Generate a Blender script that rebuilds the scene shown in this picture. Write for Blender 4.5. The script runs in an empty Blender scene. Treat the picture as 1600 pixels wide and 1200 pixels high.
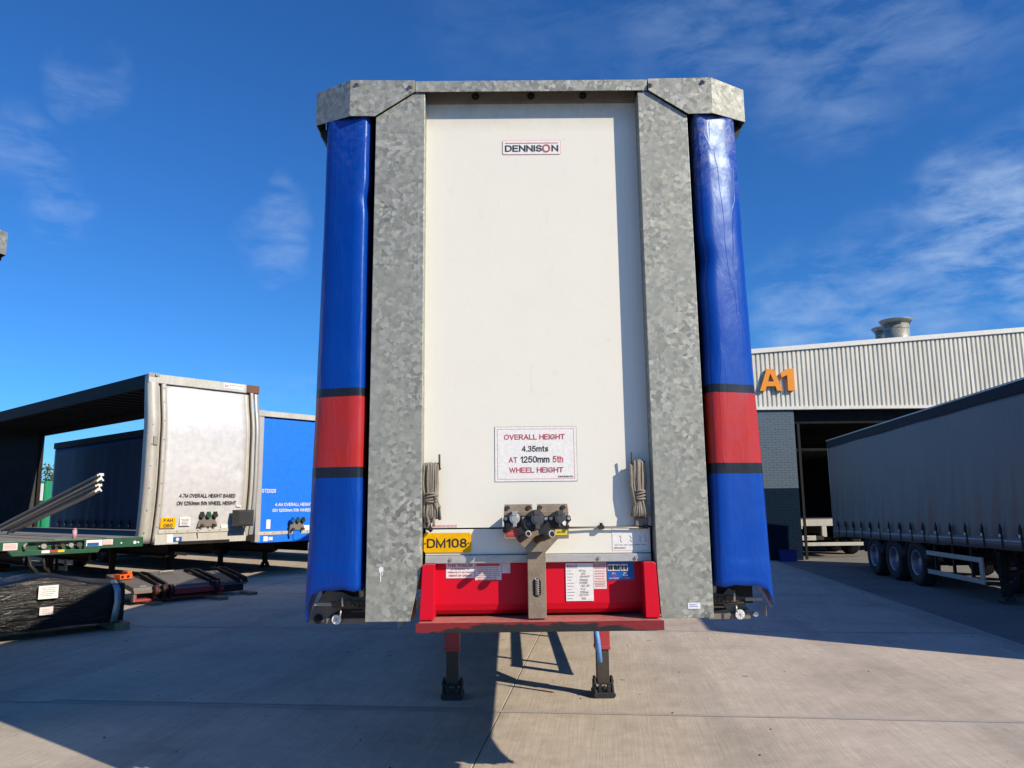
import bpy, math, random
from mathutils import Vector, Matrix, noise
random.seed(7)
R = math.radians
S = bpy.context.scene
COL = S.collection

# ------------------------------------------------------------------ camera
def make_camera():
    yaw, pit, roll = 0.0073, 0.1555, -0.0113
    fw = Vector((math.sin(yaw)*math.cos(pit), math.cos(yaw)*math.cos(pit), math.sin(pit)))
    r = Vector((math.cos(yaw), -math.sin(yaw), 0)); u = r.cross(fw)
    r2 = math.cos(roll)*r + math.sin(roll)*u
    u2 = -math.sin(roll)*r + math.cos(roll)*u
    m = Matrix((r2, u2, -fw)).transposed().to_4x4()
    m.translation = (-0.163, -4.182, 1.679)
    cd = bpy.data.cameras.new('camera'); co = bpy.data.objects.new('camera', cd)
    COL.objects.link(co); co.matrix_world = m
    cd.sensor_fit = 'HORIZONTAL'; cd.sensor_width = 36.0; cd.lens = 36.0*1201.0/1600.0
    cd.clip_start = 0.05; cd.clip_end = 2000
    S.camera = co
make_camera()

# ------------------------------------------------------------------ sun, sky, exposure
TO_SUN = Vector((1.30, -0.98, 1.0)).normalized()
SUN_EL = math.asin(TO_SUN.z)
def make_light():
    ld = bpy.data.lights.new('sun', 'SUN'); ld.energy = 5.0; ld.angle = R(0.53); ld.color = (1.0, 0.875, 0.69)
    lo = bpy.data.objects.new('sun', ld); COL.objects.link(lo)
    lo.rotation_euler = TO_SUN.to_track_quat('Z', 'Y').to_euler()
    w = bpy.data.worlds.new('World'); S.world = w; w.use_nodes = True
    nt = w.node_tree; N = nt.nodes; N.clear(); L = nt.links
    out = N.new('ShaderNodeOutputWorld'); bg = N.new('ShaderNodeBackground'); bg.inputs['Strength'].default_value = 0.05
    sky = N.new('ShaderNodeTexSky'); sky.sky_type = 'NISHITA'; sky.sun_disc = False
    sky.sun_elevation = SUN_EL; sky.sun_rotation = math.atan2(TO_SUN.x, TO_SUN.y)
    sky.altitude = 0; sky.air_density = 1.0; sky.dust_density = 0.25; sky.ozone_density = 2.2
    hs = N.new('ShaderNodeMixRGB'); hs.blend_type = 'MULTIPLY'; hs.inputs[0].default_value = 1.0; hs.inputs[2].default_value = (0.52, 1.44, 2.62, 1)   # deep clear blue
    L.new(sky.outputs[0], hs.inputs[1])
    # thin wispy cloud, projected on a flat layer overhead
    tc = N.new('ShaderNodeTexCoord'); sx = N.new('ShaderNodeSeparateXYZ'); L.new(tc.outputs['Generated'], sx.inputs[0])
    za = N.new('ShaderNodeMath'); za.operation = 'MAXIMUM'; za.inputs[1].default_value = 0.02; L.new(sx.outputs['Z'], za.inputs[0])
    zb = N.new('ShaderNodeMath'); zb.operation = 'ADD'; zb.inputs[1].default_value = 0.10; L.new(za.outputs[0], zb.inputs[0])
    dx = N.new('ShaderNodeMath'); dx.operation = 'DIVIDE'; L.new(sx.outputs['X'], dx.inputs[0]); L.new(zb.outputs[0], dx.inputs[1])
    dy = N.new('ShaderNodeMath'); dy.operation = 'DIVIDE'; L.new(sx.outputs['Y'], dy.inputs[0]); L.new(zb.outputs[0], dy.inputs[1])
    cv = N.new('ShaderNodeCombineXYZ'); L.new(dx.outputs[0], cv.inputs[0]); L.new(dy.outputs[0], cv.inputs[1])
    n1 = N.new('ShaderNodeTexNoise'); n1.inputs['Scale'].default_value = 0.62; n1.inputs['Detail'].default_value = 3; n1.inputs['Roughness'].default_value = 0.5
    mp = N.new('ShaderNodeMapping'); mp.inputs['Location'].default_value = (2.37, 5.1, 0.4); L.new(cv.outputs[0], mp.inputs[0]); L.new(mp.outputs[0], n1.inputs['Vector'])
    n2 = N.new('ShaderNodeTexNoise'); n2.inputs['Scale'].default_value = 15; n2.inputs['Detail'].default_value = 9; n2.inputs['Roughness'].default_value = 0.6; n2.inputs['Distortion'].default_value = 0.25
    mp2 = N.new('ShaderNodeMapping'); mp2.inputs['Scale'].default_value = (0.75, 0.75, 2.1); mp2.inputs['Rotation'].default_value = (0.12, 0.22, 0.3); L.new(tc.outputs['Generated'], mp2.inputs[0]); L.new(mp2.outputs[0], n2.inputs['Vector'])
    r1 = N.new('ShaderNodeMapRange'); r1.inputs[1].default_value = 0.58; r1.inputs[2].default_value = 0.85; r1.inputs[4].default_value = 0.5; L.new(n1.outputs[0], r1.inputs[0])
    acc = r1.outputs[0]
    wn = N.new('ShaderNodeTexNoise'); wn.inputs['Scale'].default_value = 6.5; wn.inputs['Detail'].default_value = 4; L.new(tc.outputs['Generated'], wn.inputs['Vector'])
    ws = N.new('ShaderNodeVectorMath'); ws.operation = 'SUBTRACT'; ws.inputs[1].default_value = (0.5, 0.5, 0.5); L.new(wn.outputs['Color'], ws.inputs[0])
    wk = N.new('ShaderNodeVectorMath'); wk.operation = 'SCALE'; wk.inputs['Scale'].default_value = 0.20; L.new(ws.outputs[0], wk.inputs[0])
    wa = N.new('ShaderNodeVectorMath'); wa.operation = 'ADD'; L.new(tc.outputs['Generated'], wa.inputs[0]); L.new(wk.outputs[0], wa.inputs[1])
    wz = N.new('ShaderNodeVectorMath'); wz.operation = 'NORMALIZE'; L.new(wa.outputs[0], wz.inputs[0])
    # the cloud bank over the warehouse and the small puffs seen that day: direction, angular radius, density
    for d, rad, den in (((0.469,0.848,0.250),6.5,0.5),((0.540,0.797,0.270),7,0.95),((0.40,0.89,0.200),7,0.55),((0.62,0.74,0.26),10,1.0),((0.357,0.776,0.525),9,0.32),((0.25,0.81,0.54),7,0.28),((0.45,0.75,0.52),8,0.26),
                        ((-0.497,0.78,0.385),3.4,0.40),((-0.492,0.796,0.345),2.8,0.42),((-0.293,0.887,0.350),2.6,0.36),((-0.295,0.902,0.318),2.4,0.38),((-0.432,0.777,0.457),2.4,0.3)):
        v = Vector(d).normalized()
        dp = N.new('ShaderNodeVectorMath'); dp.operation = 'DOT_PRODUCT'; dp.inputs[1].default_value = v; L.new(wz.outputs[0], dp.inputs[0])
        mr = N.new('ShaderNodeMapRange'); mr.interpolation_type = 'SMOOTHSTEP'; mr.inputs[1].default_value = math.cos(R(rad)); mr.inputs[2].default_value = math.cos(R(rad*0.05)); mr.inputs[4].default_value = den; L.new(dp.outputs['Value'], mr.inputs[0])
        mxx = N.new('ShaderNodeMath'); mxx.operation = 'MAXIMUM'; L.new(acc, mxx.inputs[0]); L.new(mr.outputs[0], mxx.inputs[1]); acc = mxx.outputs[0]
    r2 = N.new('ShaderNodeMapRange'); r2.inputs[1].default_value = 0.38; r2.inputs[2].default_value = 0.70; L.new(n2.outputs[0], r2.inputs[0])
    mu = N.new('ShaderNodeMath'); mu.operation = 'MULTIPLY'; L.new(acc, mu.inputs[0]); L.new(r2.outputs[0], mu.inputs[1])
    mu2 = N.new('ShaderNodeMath'); mu2.operation = 'MULTIPLY'; mu2.inputs[1].default_value = 0.72; L.new(mu.outputs[0], mu2.inputs[0])
    mx = N.new('ShaderNodeMixRGB'); L.new(mu2.outputs[0], mx.inputs[0]); L.new(hs.outputs[0], mx.inputs[1]); mx.inputs[2].default_value = (9.5, 12.5, 17.0, 1)
    L.new(mx.outputs[0], bg.inputs['Color']); L.new(bg.outputs[0], out.inputs[0])
make_light()
S.cycles.diffuse_bounces = 1; S.cycles.max_bounces = 8
S.view_settings.view_transform = 'Standard'; S.view_settings.look = 'None'
S.view_settings.exposure = 0.13; S.view_settings.gamma = 1.0; S.view_settings.use_curve_mapping = False

# ------------------------------------------------------------------ materials
def bsdf(name):
    m = bpy.data.materials.new(name); m.use_nodes = True
    return m, m.node_tree, m.node_tree.nodes['Principled BSDF']
def nd(nt, t, **kw):
    n = nt.nodes.new(t)
    for k, v in kw.items():
        if k in n.inputs: n.inputs[k].default_value = v
        else: setattr(n, k, v)
    return n
def ramp(nt, src, stops):
    r = nt.nodes.new('ShaderNodeValToRGB'); e = r.color_ramp.elements
    while len(e) < len(stops): e.new(0.5)
    for i, (p, c) in enumerate(stops):
        e[i].position = p; e[i].color = (c[0], c[1], c[2], 1) if len(c) == 3 else c
    nt.links.new(src, r.inputs[0]); return r.outputs[0]
def mixc(nt, fac, a, b, mode='MIX'):
    m = nt.nodes.new('ShaderNodeMixRGB'); m.blend_type = mode
    for i, v in enumerate((fac, a, b)):
        if hasattr(v, 'is_linked'): nt.links.new(v, m.inputs[i])
        elif i == 0: m.inputs[0].default_value = v
        else: m.inputs[i].default_value = (*v, 1)
    return m.outputs[0]
def coords(nt, scale=(1, 1, 1), rot=(0, 0, 0), kind='Object'):
    tc = nt.nodes.new('ShaderNodeTexCoord'); mp = nt.nodes.new('ShaderNodeMapping')
    mp.inputs['Scale'].default_value = scale; mp.inputs['Rotation'].default_value = rot
    nt.links.new(tc.outputs[kind], mp.inputs[0]); return mp.outputs[0]
def noise_tex(nt, vec, scale, detail=4, rough=0.55, dist=0.0):
    n = nd(nt, 'ShaderNodeTexNoise', Scale=scale, Detail=detail, Roughness=rough, Distortion=dist)
    nt.links.new(vec, n.inputs['Vector']); return n.outputs[0]
def bump(nt, b, h, strength=0.2, dist=0.01):
    n = nd(nt, 'ShaderNodeBump', Strength=strength, Distance=dist)
    nt.links.new(h, n.inputs['Height']); nt.links.new(n.outputs[0], b.inputs['Normal'])

def paint(name, col, rough=0.45, dirt=0.25, dcol=(0.16, 0.13, 0.10), scale=6.0, metal=0.0, bumpy=0.05, spec=0.5, streak=1.0):
    m, nt, b = bsdf(name); v = coords(nt, (1, 1, 1.0/streak))
    n = noise_tex(nt, v, scale, 6, 0.65)
    n2 = noise_tex(nt, v, scale*7, 3, 0.6)
    f = ramp(nt, n, [(0.42, (0, 0, 0)), (0.75, (dirt, dirt, dirt))])
    c = mixc(nt, f, col, dcol)
    f2 = ramp(nt, n2, [(0.3, (0.88, 0.88, 0.88)), (0.7, (1.06, 1.06, 1.06))])
    c = mixc(nt, 1.0, c, f2, 'MULTIPLY')
    nt.links.new(c, b.inputs['Base Color'])
    rr = nd(nt, 'ShaderNodeMapRange'); rr.inputs[3].default_value = max(0.05, rough-0.08); rr.inputs[4].default_value = min(1, rough+0.15)
    nt.links.new(n, rr.inputs[0]); nt.links.new(rr.outputs[0], b.inputs['Roughness'])
    b.inputs['Metallic'].default_value = metal; b.inputs['Specular IOR Level'].default_value = spec
    if bumpy: bump(nt, b, n2, bumpy, 0.01)
    return m

def galvanised():
    m, nt, b = bsdf('galvanised_steel'); v = coords(nt)
    w = nd(nt, 'ShaderNodeTexNoise', Scale=26, Detail=3); nt.links.new(v, w.inputs['Vector'])
    ad = nt.nodes.new('ShaderNodeMixRGB'); ad.blend_type = 'ADD'; ad.inputs[0].default_value = 0.028
    nt.links.new(v, ad.inputs[1]); nt.links.new(w.outputs['Color'], ad.inputs[2])
    vo = nd(nt, 'ShaderNodeTexVoronoi', Scale=46); nt.links.new(ad.outputs[0], vo.inputs['Vector'])
    vo2 = nd(nt, 'ShaderNodeTexVoronoi', Scale=95); nt.links.new(ad.outputs[0], vo2.inputs['Vector'])
    sp = nt.nodes.new('ShaderNodeSeparateColor'); nt.links.new(vo.outputs['Color'], sp.inputs[0])
    sp2 = nt.nodes.new('ShaderNodeSeparateColor'); nt.links.new(vo2.outputs['Color'], sp2.inputs[0])
    c1 = ramp(nt, sp.outputs[0], [(0.0, (0.165, 0.167, 0.145)), (0.3, (0.26, 0.262, 0.228)), (0.7, (0.375, 0.377, 0.33)), (1.0, (0.54, 0.533, 0.46))])
    c2 = ramp(nt, sp2.outputs[0], [(0, (0.88, 0.88, 0.88)), (1, (1.10, 1.10, 1.10))])
    c = mixc(nt, 1.0, c1, c2, 'MULTIPLY')
    c = mixc(nt, ramp(nt, noise_tex(nt, v, 2.6, 4, 0.6), [(0.38, (0.70, 0.70, 0.70)), (0.58, (0.0, 0.0, 0.0))]), c, (0.315, 0.318, 0.275))
    n = noise_tex(nt, v, 1.7, 6, 0.7)
    c = mixc(nt, ramp(nt, n, [(0.38, (0, 0, 0)), (0.68, (0.60, 0.60, 0.60))]), c, (0.33, 0.335, 0.28))
    n9 = noise_tex(nt, v, 3.1, 7, 0.75, 0.5)
    c = mixc(nt, ramp(nt, n9, [(0.62, (0, 0, 0)), (0.80, (0.4, 0.4, 0.4))]), c, (0.22, 0.21, 0.17))
    v2 = coords(nt, (14, 14, 0.8)); st = noise_tex(nt, v2, 1.0, 4, 0.6)
    c = mixc(nt, ramp(nt, st, [(0.52, (0, 0, 0)), (0.80, (0.42, 0.42, 0.42))]), c, (0.43, 0.435, 0.41))
    nt.links.new(c, b.inputs['Base Color'])
    rr = nd(nt, 'ShaderNodeMapRange'); rr.inputs[3].default_value = 0.42; rr.inputs[4].default_value = 0.62
    nt.links.new(sp.outputs[1], rr.inputs[0]); nt.links.new(rr.outputs[0], b.inputs['Roughness'])
    b.inputs['Metallic'].default_value = 0.35
    return m

def white_panel():
    m, nt, b = bsdf('white_grp'); v = coords(nt)
    n = noise_tex(nt, v, 3.0, 7, 0.7); n2 = noise_tex(nt, coords(nt, (1, 1, 0.35)), 22, 5, 0.7, 0.8)
    n3 = noise_tex(nt, v, 60, 2, 0.5)
    c = mixc(nt, ramp(nt, n, [(0.35, (0, 0, 0)), (0.8, (0.35, 0.35, 0.35))]), (0.77, 0.752, 0.665), (0.70, 0.685, 0.615))
    c = mixc(nt, ramp(nt, n2, [(0.60, (0, 0, 0)), (0.74, (0.22, 0.22, 0.22))]), c, (0.50, 0.48, 0.43))
    c = mixc(nt, ramp(nt, n3, [(0.70, (0, 0, 0)), (0.78, (0.25, 0.25, 0.25))]), c, (0.3, 0.28, 0.25))
    run = noise_tex(nt, coords(nt, (30, 30, 0.55)), 1.0, 5, 0.65)
    c = mixc(nt, ramp(nt, run, [(0.62, (0, 0, 0)), (0.82, (0.30, 0.30, 0.30))]), c, (0.46, 0.43, 0.36))
    sc = noise_tex(nt, coords(nt, (5, 5, 26), (0, 0.5, 0)), 1.6, 4, 0.7)
    c = mixc(nt, ramp(nt, sc, [(0.70, (0, 0, 0)), (0.76, (0.22, 0.22, 0.22))]), c, (0.35, 0.34, 0.32))
    # grime that has washed down from the header
    sx = nt.nodes.new('ShaderNodeSeparateXYZ'); nt.links.new(v, sx.inputs[0])
    mr = nd(nt, 'ShaderNodeMapRange'); mr.inputs[1].default_value = 3.86; mr.inputs[2].default_value = 4.10; nt.links.new(sx.outputs[2], mr.inputs[0])
    mm = nt.nodes.new('ShaderNodeMath'); mm.operation = 'MULTIPLY'; nt.links.new(mr.outputs[0], mm.inputs[0]); nt.links.new(noise_tex(nt, v, 9, 6, 0.75), mm.inputs[1])
    c = mixc(nt, mm.outputs[0], c, (0.20, 0.17, 0.12))
    nt.links.new(c, b.inputs['Base Color']); b.inputs['Roughness'].default_value = 0.5
    bump(nt, b, n, 0.10, 0.02)
    return m

def curtain_banded():
    m, nt, b = bsdf('blue_curtain_banded'); v = coords(nt)
    sx = nt.nodes.new('ShaderNodeSeparateXYZ'); nt.links.new(v, sx.inputs[0])
    dn = noise_tex(nt, v, 5, 6, 0.7); dn2 = noise_tex(nt, coords(nt, (3, 3, 0.7)), 5, 6, 0.7)
    mr = nd(nt, 'ShaderNodeMapRange'); mr.inputs[1].default_value = 1.0; mr.inputs[2].default_value = 4.0; nt.links.new(sx.outputs[2], mr.inputs[0])
    blue = (0.0003, 0.046, 0.33); red = (0.42, 0.024, 0.013); blk = (0.013, 0.013, 0.014)
    def p(z): return (z-1.0)/3.0
    r = nt.nodes.new('ShaderNodeValToRGB'); r.color_ramp.interpolation = 'CONSTANT'; e = r.color_ramp.elements
    stops = [(0, blue), (p(1.829), blk), (p(1.880), red), (p(2.276), blk), (p(2.324), blue)]
    while len(e) < len(stops): e.new(0.5)
    for i, (q, c) in enumerate(stops): e[i].position = q; e[i].color = (*c, 1)
    nt.links.new(mr.outputs[0], r.inputs[0])
    c = mixc(nt, ramp(nt, dn, [(0.40, (0, 0, 0)), (0.8, (0.12, 0.12, 0.12))]), r.outputs[0], (0.012, 0.09, 0.34))
    c = mixc(nt, ramp(nt, dn2, [(0.60, (0, 0, 0)), (0.74, (0.10, 0.10, 0.10))]), c, (0.10, 0.20, 0.42))
    # scuffs and a pale sun sheen painted into the colour near the top
    m2 = nd(nt, 'ShaderNodeMapRange'); m2.inputs[1].default_value = 3.35; m2.inputs[2].default_value = 3.95; nt.links.new(sx.outputs[2], m2.inputs[0])
    mx = nd(nt, 'ShaderNodeMapRange'); mx.inputs[1].default_value = -0.2; mx.inputs[2].default_value = 0.2; mx.inputs[3].default_value = 0.12; nt.links.new(sx.outputs[0], mx.inputs[0])
    m4 = nt.nodes.new('ShaderNodeMath'); m4.operation = 'MULTIPLY'; nt.links.new(m2.outputs[0], m4.inputs[0]); nt.links.new(mx.outputs[0], m4.inputs[1])
    m3 = nt.nodes.new('ShaderNodeMath'); m3.operation = 'MULTIPLY'; nt.links.new(m4.outputs[0], m3.inputs[0])
    nt.links.new(ramp(nt, noise_tex(nt, v, 16, 8, 0.75, 1.5), [(0.42, (0, 0, 0)), (0.62, (0.55, 0.55, 0.55))]), m3.inputs[1])
    c = mixc(nt, m3.outputs[0], c, (0.42, 0.43, 0.46))
    nt.links.new(c, b.inputs['Base Color']); b.inputs['Roughness'].default_value = 0.30
    rr = nd(nt, 'ShaderNodeMapRange'); b.inputs['Specular IOR Level'].default_value = 0.38; b.inputs['Specular Tint'].default_value = (0.62, 0.84, 1.0, 1); rr.inputs[3].default_value = 0.26; rr.inputs[4].default_value = 0.46
    nt.links.new(dn, rr.inputs[0]); nt.links.new(rr.outputs[0], b.inputs['Roughness'])
    cr = noise_tex(nt, coords(nt, (1, 1, 0.5), (0.3, 0.6, 0)), 6, 4, 0.55, 0.35)
    # sharp fold lines: thin ridges where a stretched noise passes through its mid value
    fold = noise_tex(nt, coords(nt, (7.0, 7.0, 0.9), (0.15, 0.75, 0.1)), 1.5, 2, 0.45, 0.1)
    fr = ramp(nt, fold, [(0.470, (0, 0, 0)), (0.5, (1, 1, 1)), (0.512, (0.1, 0.1, 0.1)), (0.55, (0, 0, 0))])
    ad = nt.nodes.new('ShaderNodeMath'); ad.operation = 'MULTIPLY_ADD'; nt.links.new(fr, ad.inputs[0]); ad.inputs[1].default_value = 0.12; nt.links.new(cr, ad.inputs[2])
    bump(nt, b, ad.outputs[0], 0.30, 0.02)
    return m

def curtain_plain(name, col, rough=0.42, b_s=0.3):
    m, nt, b = bsdf(name); v = coords(nt)
    n = noise_tex(nt, v, 1.5, 6, 0.65); n2 = noise_tex(nt, coords(nt, (2, 2, 0.25)), 4, 5, 0.65)
    c = mixc(nt, ramp(nt, n, [(0.35, (0, 0, 0)), (0.8, (0.3, 0.3, 0.3))]), col, tuple(min(1, x*0.6+0.03) for x in col))
    c = mixc(nt, ramp(nt, n2, [(0.45, (0, 0, 0)), (0.8, (0.3, 0.3, 0.3))]), c, tuple(min(1, x*1.25+0.015) for x in col))
    nt.links.new(c, b.inputs['Base Color']); b.inputs['Roughness'].default_value = rough; b.inputs['Specular IOR Level'].default_value = 0.3
    bump(nt, b, n2, b_s, 0.02)
    return m

def concrete():
    m, nt, b = bsdf('brushed_concrete'); tc = nt.nodes.new('ShaderNodeTexCoord')
    v = coords(nt); vb = coords(nt, (75, 1.6, 1)); vc = coords(nt, (9, 0.35, 1)); oi = nt.nodes.new('ShaderNodeObjectInfo')
    n = noise_tex(nt, v, 0.9, 7, 0.62); nb = noise_tex(nt, vb, 1.0, 5, 0.6, 0.3); nc = noise_tex(nt, vc, 1.0, 4, 0.6); nf = noise_tex(nt, v, 120, 3, 0.6)
    c = ramp(nt, n, [(0.28, (0.44, 0.382, 0.310)), (0.5, (0.57, 0.495, 0.402)), (0.74, (0.64, 0.562, 0.462))])
    c = mixc(nt, 1.0, c, ramp(nt, nb, [(0.3, (0.84, 0.84, 0.84)), (0.7, (1.09, 1.09, 1.09))]), 'MULTIPLY')
    c = mixc(nt, 1.0, c, ramp(nt, nc, [(0.3, (0.95, 0.95, 0.95)), (0.7, (1.03, 1.03, 1.03))]), 'MULTIPLY')
    c = mixc(nt, 1.0, c, ramp(nt, nf, [(0.3, (0.78, 0.78, 0.78)), (0.7, (1.16, 1.16, 1.16))]), 'MULTIPLY')
    cm = noise_tex(nt, v, 7, 6, 0.75)
    c = mixc(nt, 1.0, c, ramp(nt, cm, [(0.3, (0.86, 0.86, 0.86)), (0.7, (1.09, 1.09, 1.09))]), 'MULTIPLY')
    c = mixc(nt, 1.0, c, ramp(nt, oi.outputs['Random'], [(0, (0.93, 0.93, 0.93)), (1, (1.04, 1.03, 1.02))]), 'MULTIPLY')
    st = noise_tex(nt, v, 0.45, 5, 0.7, 0.6)
    c = mixc(nt, ramp(nt, st, [(0.58, (0, 0, 0)), (0.75, (0.35, 0.35, 0.35))]), c, (0.30, 0.262, 0.225))
    # faint tyre tracks and oil drips
    wv = nd(nt, 'ShaderNodeTexWave', Scale=0.16, Distortion=5.0, Detail=3); wv.inputs['Detail Scale'].default_value = 0.6; nt.links.new(v, wv.inputs['Vector'])
    tk = nt.nodes.new('ShaderNodeMath'); tk.operation = 'MULTIPLY'; nt.links.new(ramp(nt, wv.outputs['Fac'], [(0.90, (0, 0, 0)), (0.97, (0.30, 0.30, 0.30))]), tk.inputs[0]); nt.links.new(noise_tex(nt, v, 2.2, 6, 0.7), tk.inputs[1])
    c = mixc(nt, tk.outputs[0], c, (0.16, 0.145, 0.13))
    vo2 = nd(nt, 'ShaderNodeTexVoronoi', Scale=4.2); nt.links.new(v, vo2.inputs['Vector'])
    c = mixc(nt, ramp(nt, vo2.outputs['Distance'], [(0.0, (0.6, 0.6, 0.6)), (0.035, (0.4, 0.4, 0.4)), (0.05, (0, 0, 0))]), c, (0.14, 0.13, 0.12))
    vo = nd(nt, 'ShaderNodeTexVoronoi', Scale=1.6); nt.links.new(v, vo.inputs['Vector'])
    sp = ramp(nt, vo.outputs['Distance'], [(0.0, (0.75, 0.75, 0.75)), (0.045, (0.6, 0.6, 0.6)), (0.06, (0, 0, 0))])
    c = mixc(nt, sp, c, (0.10, 0.095, 0.09))
    nt.links.new(c, b.inputs['Base Color']); b.inputs['Roughness'].default_value = 0.85; b.inputs['Specular IOR Level'].default_value = 0.25
    a = nt.nodes.new('ShaderNodeMath'); a.operation = 'ADD'; nt.links.new(nb, a.inputs[0]); nt.links.new(nf, a.inputs[1])
    bump(nt, b, a.outputs[0], 0.35, 0.004)
    return m

def asphalt():
    m, nt, b = bsdf('worn_asphalt'); v = coords(nt)
    n = noise_tex(nt, v, 0.5, 7, 0.65); nf = noise_tex(nt, v, 90, 3, 0.6)
    c = ramp(nt, n, [(0.3, (0.17, 0.162, 0.15)), (0.7, (0.27, 0.252, 0.232))])
    c = mixc(nt, 1.0, c, ramp(nt, nf, [(0.25, (0.7, 0.7, 0.7)), (0.75, (1.25, 1.25, 1.25))]), 'MULTIPLY')
    nt.links.new(c, b.inputs['Base Color']); b.inputs['Roughness'].default_value = 0.9; b.inputs['Specular IOR Level'].default_value = 0.2
    bump(nt, b, nf, 0.4, 0.006)
    return m

def red_dusty():
    # red paint with pale road dust lying on upward faces
    m, nt, b = bsdf('red_paint_dusty'); v = coords(nt)
    g = nt.nodes.new('ShaderNodeNewGeometry'); sx = nt.nodes.new('ShaderNodeSeparateXYZ'); nt.links.new(g.outputs['Normal'], sx.inputs[0])
    n = noise_tex(nt, v, 8, 6, 0.7); n2 = noise_tex(nt, v, 30, 5, 0.7)
    c = mixc(nt, ramp(nt, n, [(0.4, (0, 0, 0)), (0.8, (0.25, 0.25, 0.25))]), (0.62, 0.0025, 0.020), (0.45, 0.006, 0.018))
    mu = nt.nodes.new('ShaderNodeMath'); mu.operation = 'MULTIPLY'; mu.use_clamp = True
    nt.links.new(sx.outputs[2], mu.inputs[0]); nt.links.new(ramp(nt, n2, [(0.3, (0.3, 0.3, 0.3)), (0.6, (0.85, 0.85, 0.85))]), mu.inputs[1])
    c = mixc(nt, mu.outputs[0], c, (0.42, 0.27, 0.22))
    nt.links.new(c, b.inputs['Base Color']); b.inputs['Roughness'].default_value = 0.45; b.inputs['Specular IOR Level'].default_value = 0.25
    bump(nt, b, n2, 0.06, 0.01)
    return m

def greasy_red():
    m, nt, b = bsdf('red_paint_greasy'); v = coords(nt)
    n = noise_tex(nt, coords(nt, (1, 1, 3.0)), 7.0, 8, 0.72, 0.9)
    sz = nt.nodes.new('ShaderNodeSeparateXYZ'); nt.links.new(v, sz.inputs[0]); mz = nd(nt, 'ShaderNodeMapRange'); mz.inputs[1].default_value = 1.082; mz.inputs[2].default_value = 1.026; mz.inputs[3].default_value = -0.20; mz.inputs[4].default_value = 0.20; nt.links.new(sz.outputs[2], mz.inputs[0])
    sx = nt.nodes.new('ShaderNodeSeparateXYZ'); nt.links.new(v, sx.inputs[0])
    ab = nt.nodes.new('ShaderNodeMath'); ab.operation = 'ABSOLUTE'; nt.links.new(sx.outputs[0], ab.inputs[0])
    mr = nd(nt, 'ShaderNodeMapRange'); mr.inputs[1].default_value = 0.60; mr.inputs[2].default_value = 0.25; mr.inputs[3].default_value = -0.16; mr.inputs[4].default_value = 0.16; nt.links.new(ab.outputs[0], mr.inputs[0])
    a = nt.nodes.new('ShaderNodeMath'); a.operation = 'ADD'; nt.links.new(n, a.inputs[0]); nt.links.new(mr.outputs[0], a.inputs[1])
    a2 = nt.nodes.new('ShaderNodeMath'); a2.operation = 'ADD'; nt.links.new(a.outputs[0], a2.inputs[0]); nt.links.new(mz.outputs[0], a2.inputs[1]); a = a2
    f = ramp(nt, a.outputs[0], [(0.47, (0, 0, 0)), (0.53, (1, 1, 1))])
    c = mixc(nt, f, (0.20, 0.010, 0.014), (0.012, 0.011, 0.011))
    nt.links.new(c, b.inputs['Base Color']); b.inputs['Roughness'].default_value = 0.5
    bump(nt, b, n, 0.4, 0.01)
    return m

def stretch_film():
    m, nt, b = bsdf('black_stretch_film'); n = noise_tex(nt, coords(nt, (2.0, 14, 14)), 1.6, 6, 0.65, 1.0)
    b.inputs['Base Color'].default_value = (0.006, 0.006, 0.0065, 1); b.inputs['Roughness'].default_value = 0.26; b.inputs['Specular IOR Level'].default_value = 0.35
    bump(nt, b, n, 0.6, 0.03); return m

def brick_mat(name, col):
    return paint(name, col, 0.8, 0.3, tuple(c*0.7 for c in col), 3.0, bumpy=0.2, spec=0.12)

def deck_wood():
    m, nt, b = bsdf('deck_boards'); n = noise_tex(nt, coords(nt, (14, 0.7, 1)), 1.5, 6, 0.65)
    c = ramp(nt, n, [(0.3, (0.16, 0.15, 0.135)), (0.7, (0.30, 0.28, 0.25))]); nt.links.new(c, b.inputs['Base Color']); b.inputs['Roughness'].default_value = 0.8
    return m

def leaf_mat():
    m, nt, b = bsdf('leaves'); n = noise_tex(nt, coords(nt), 1.6, 4, 0.6)
    c = ramp(nt, n, [(0.3, (0.035, 0.06, 0.015)), (0.7, (0.10, 0.12, 0.03))]); nt.links.new(c, b.inputs['Base Color']); b.inputs['Roughness'].default_value = 0.6
    return m

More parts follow.
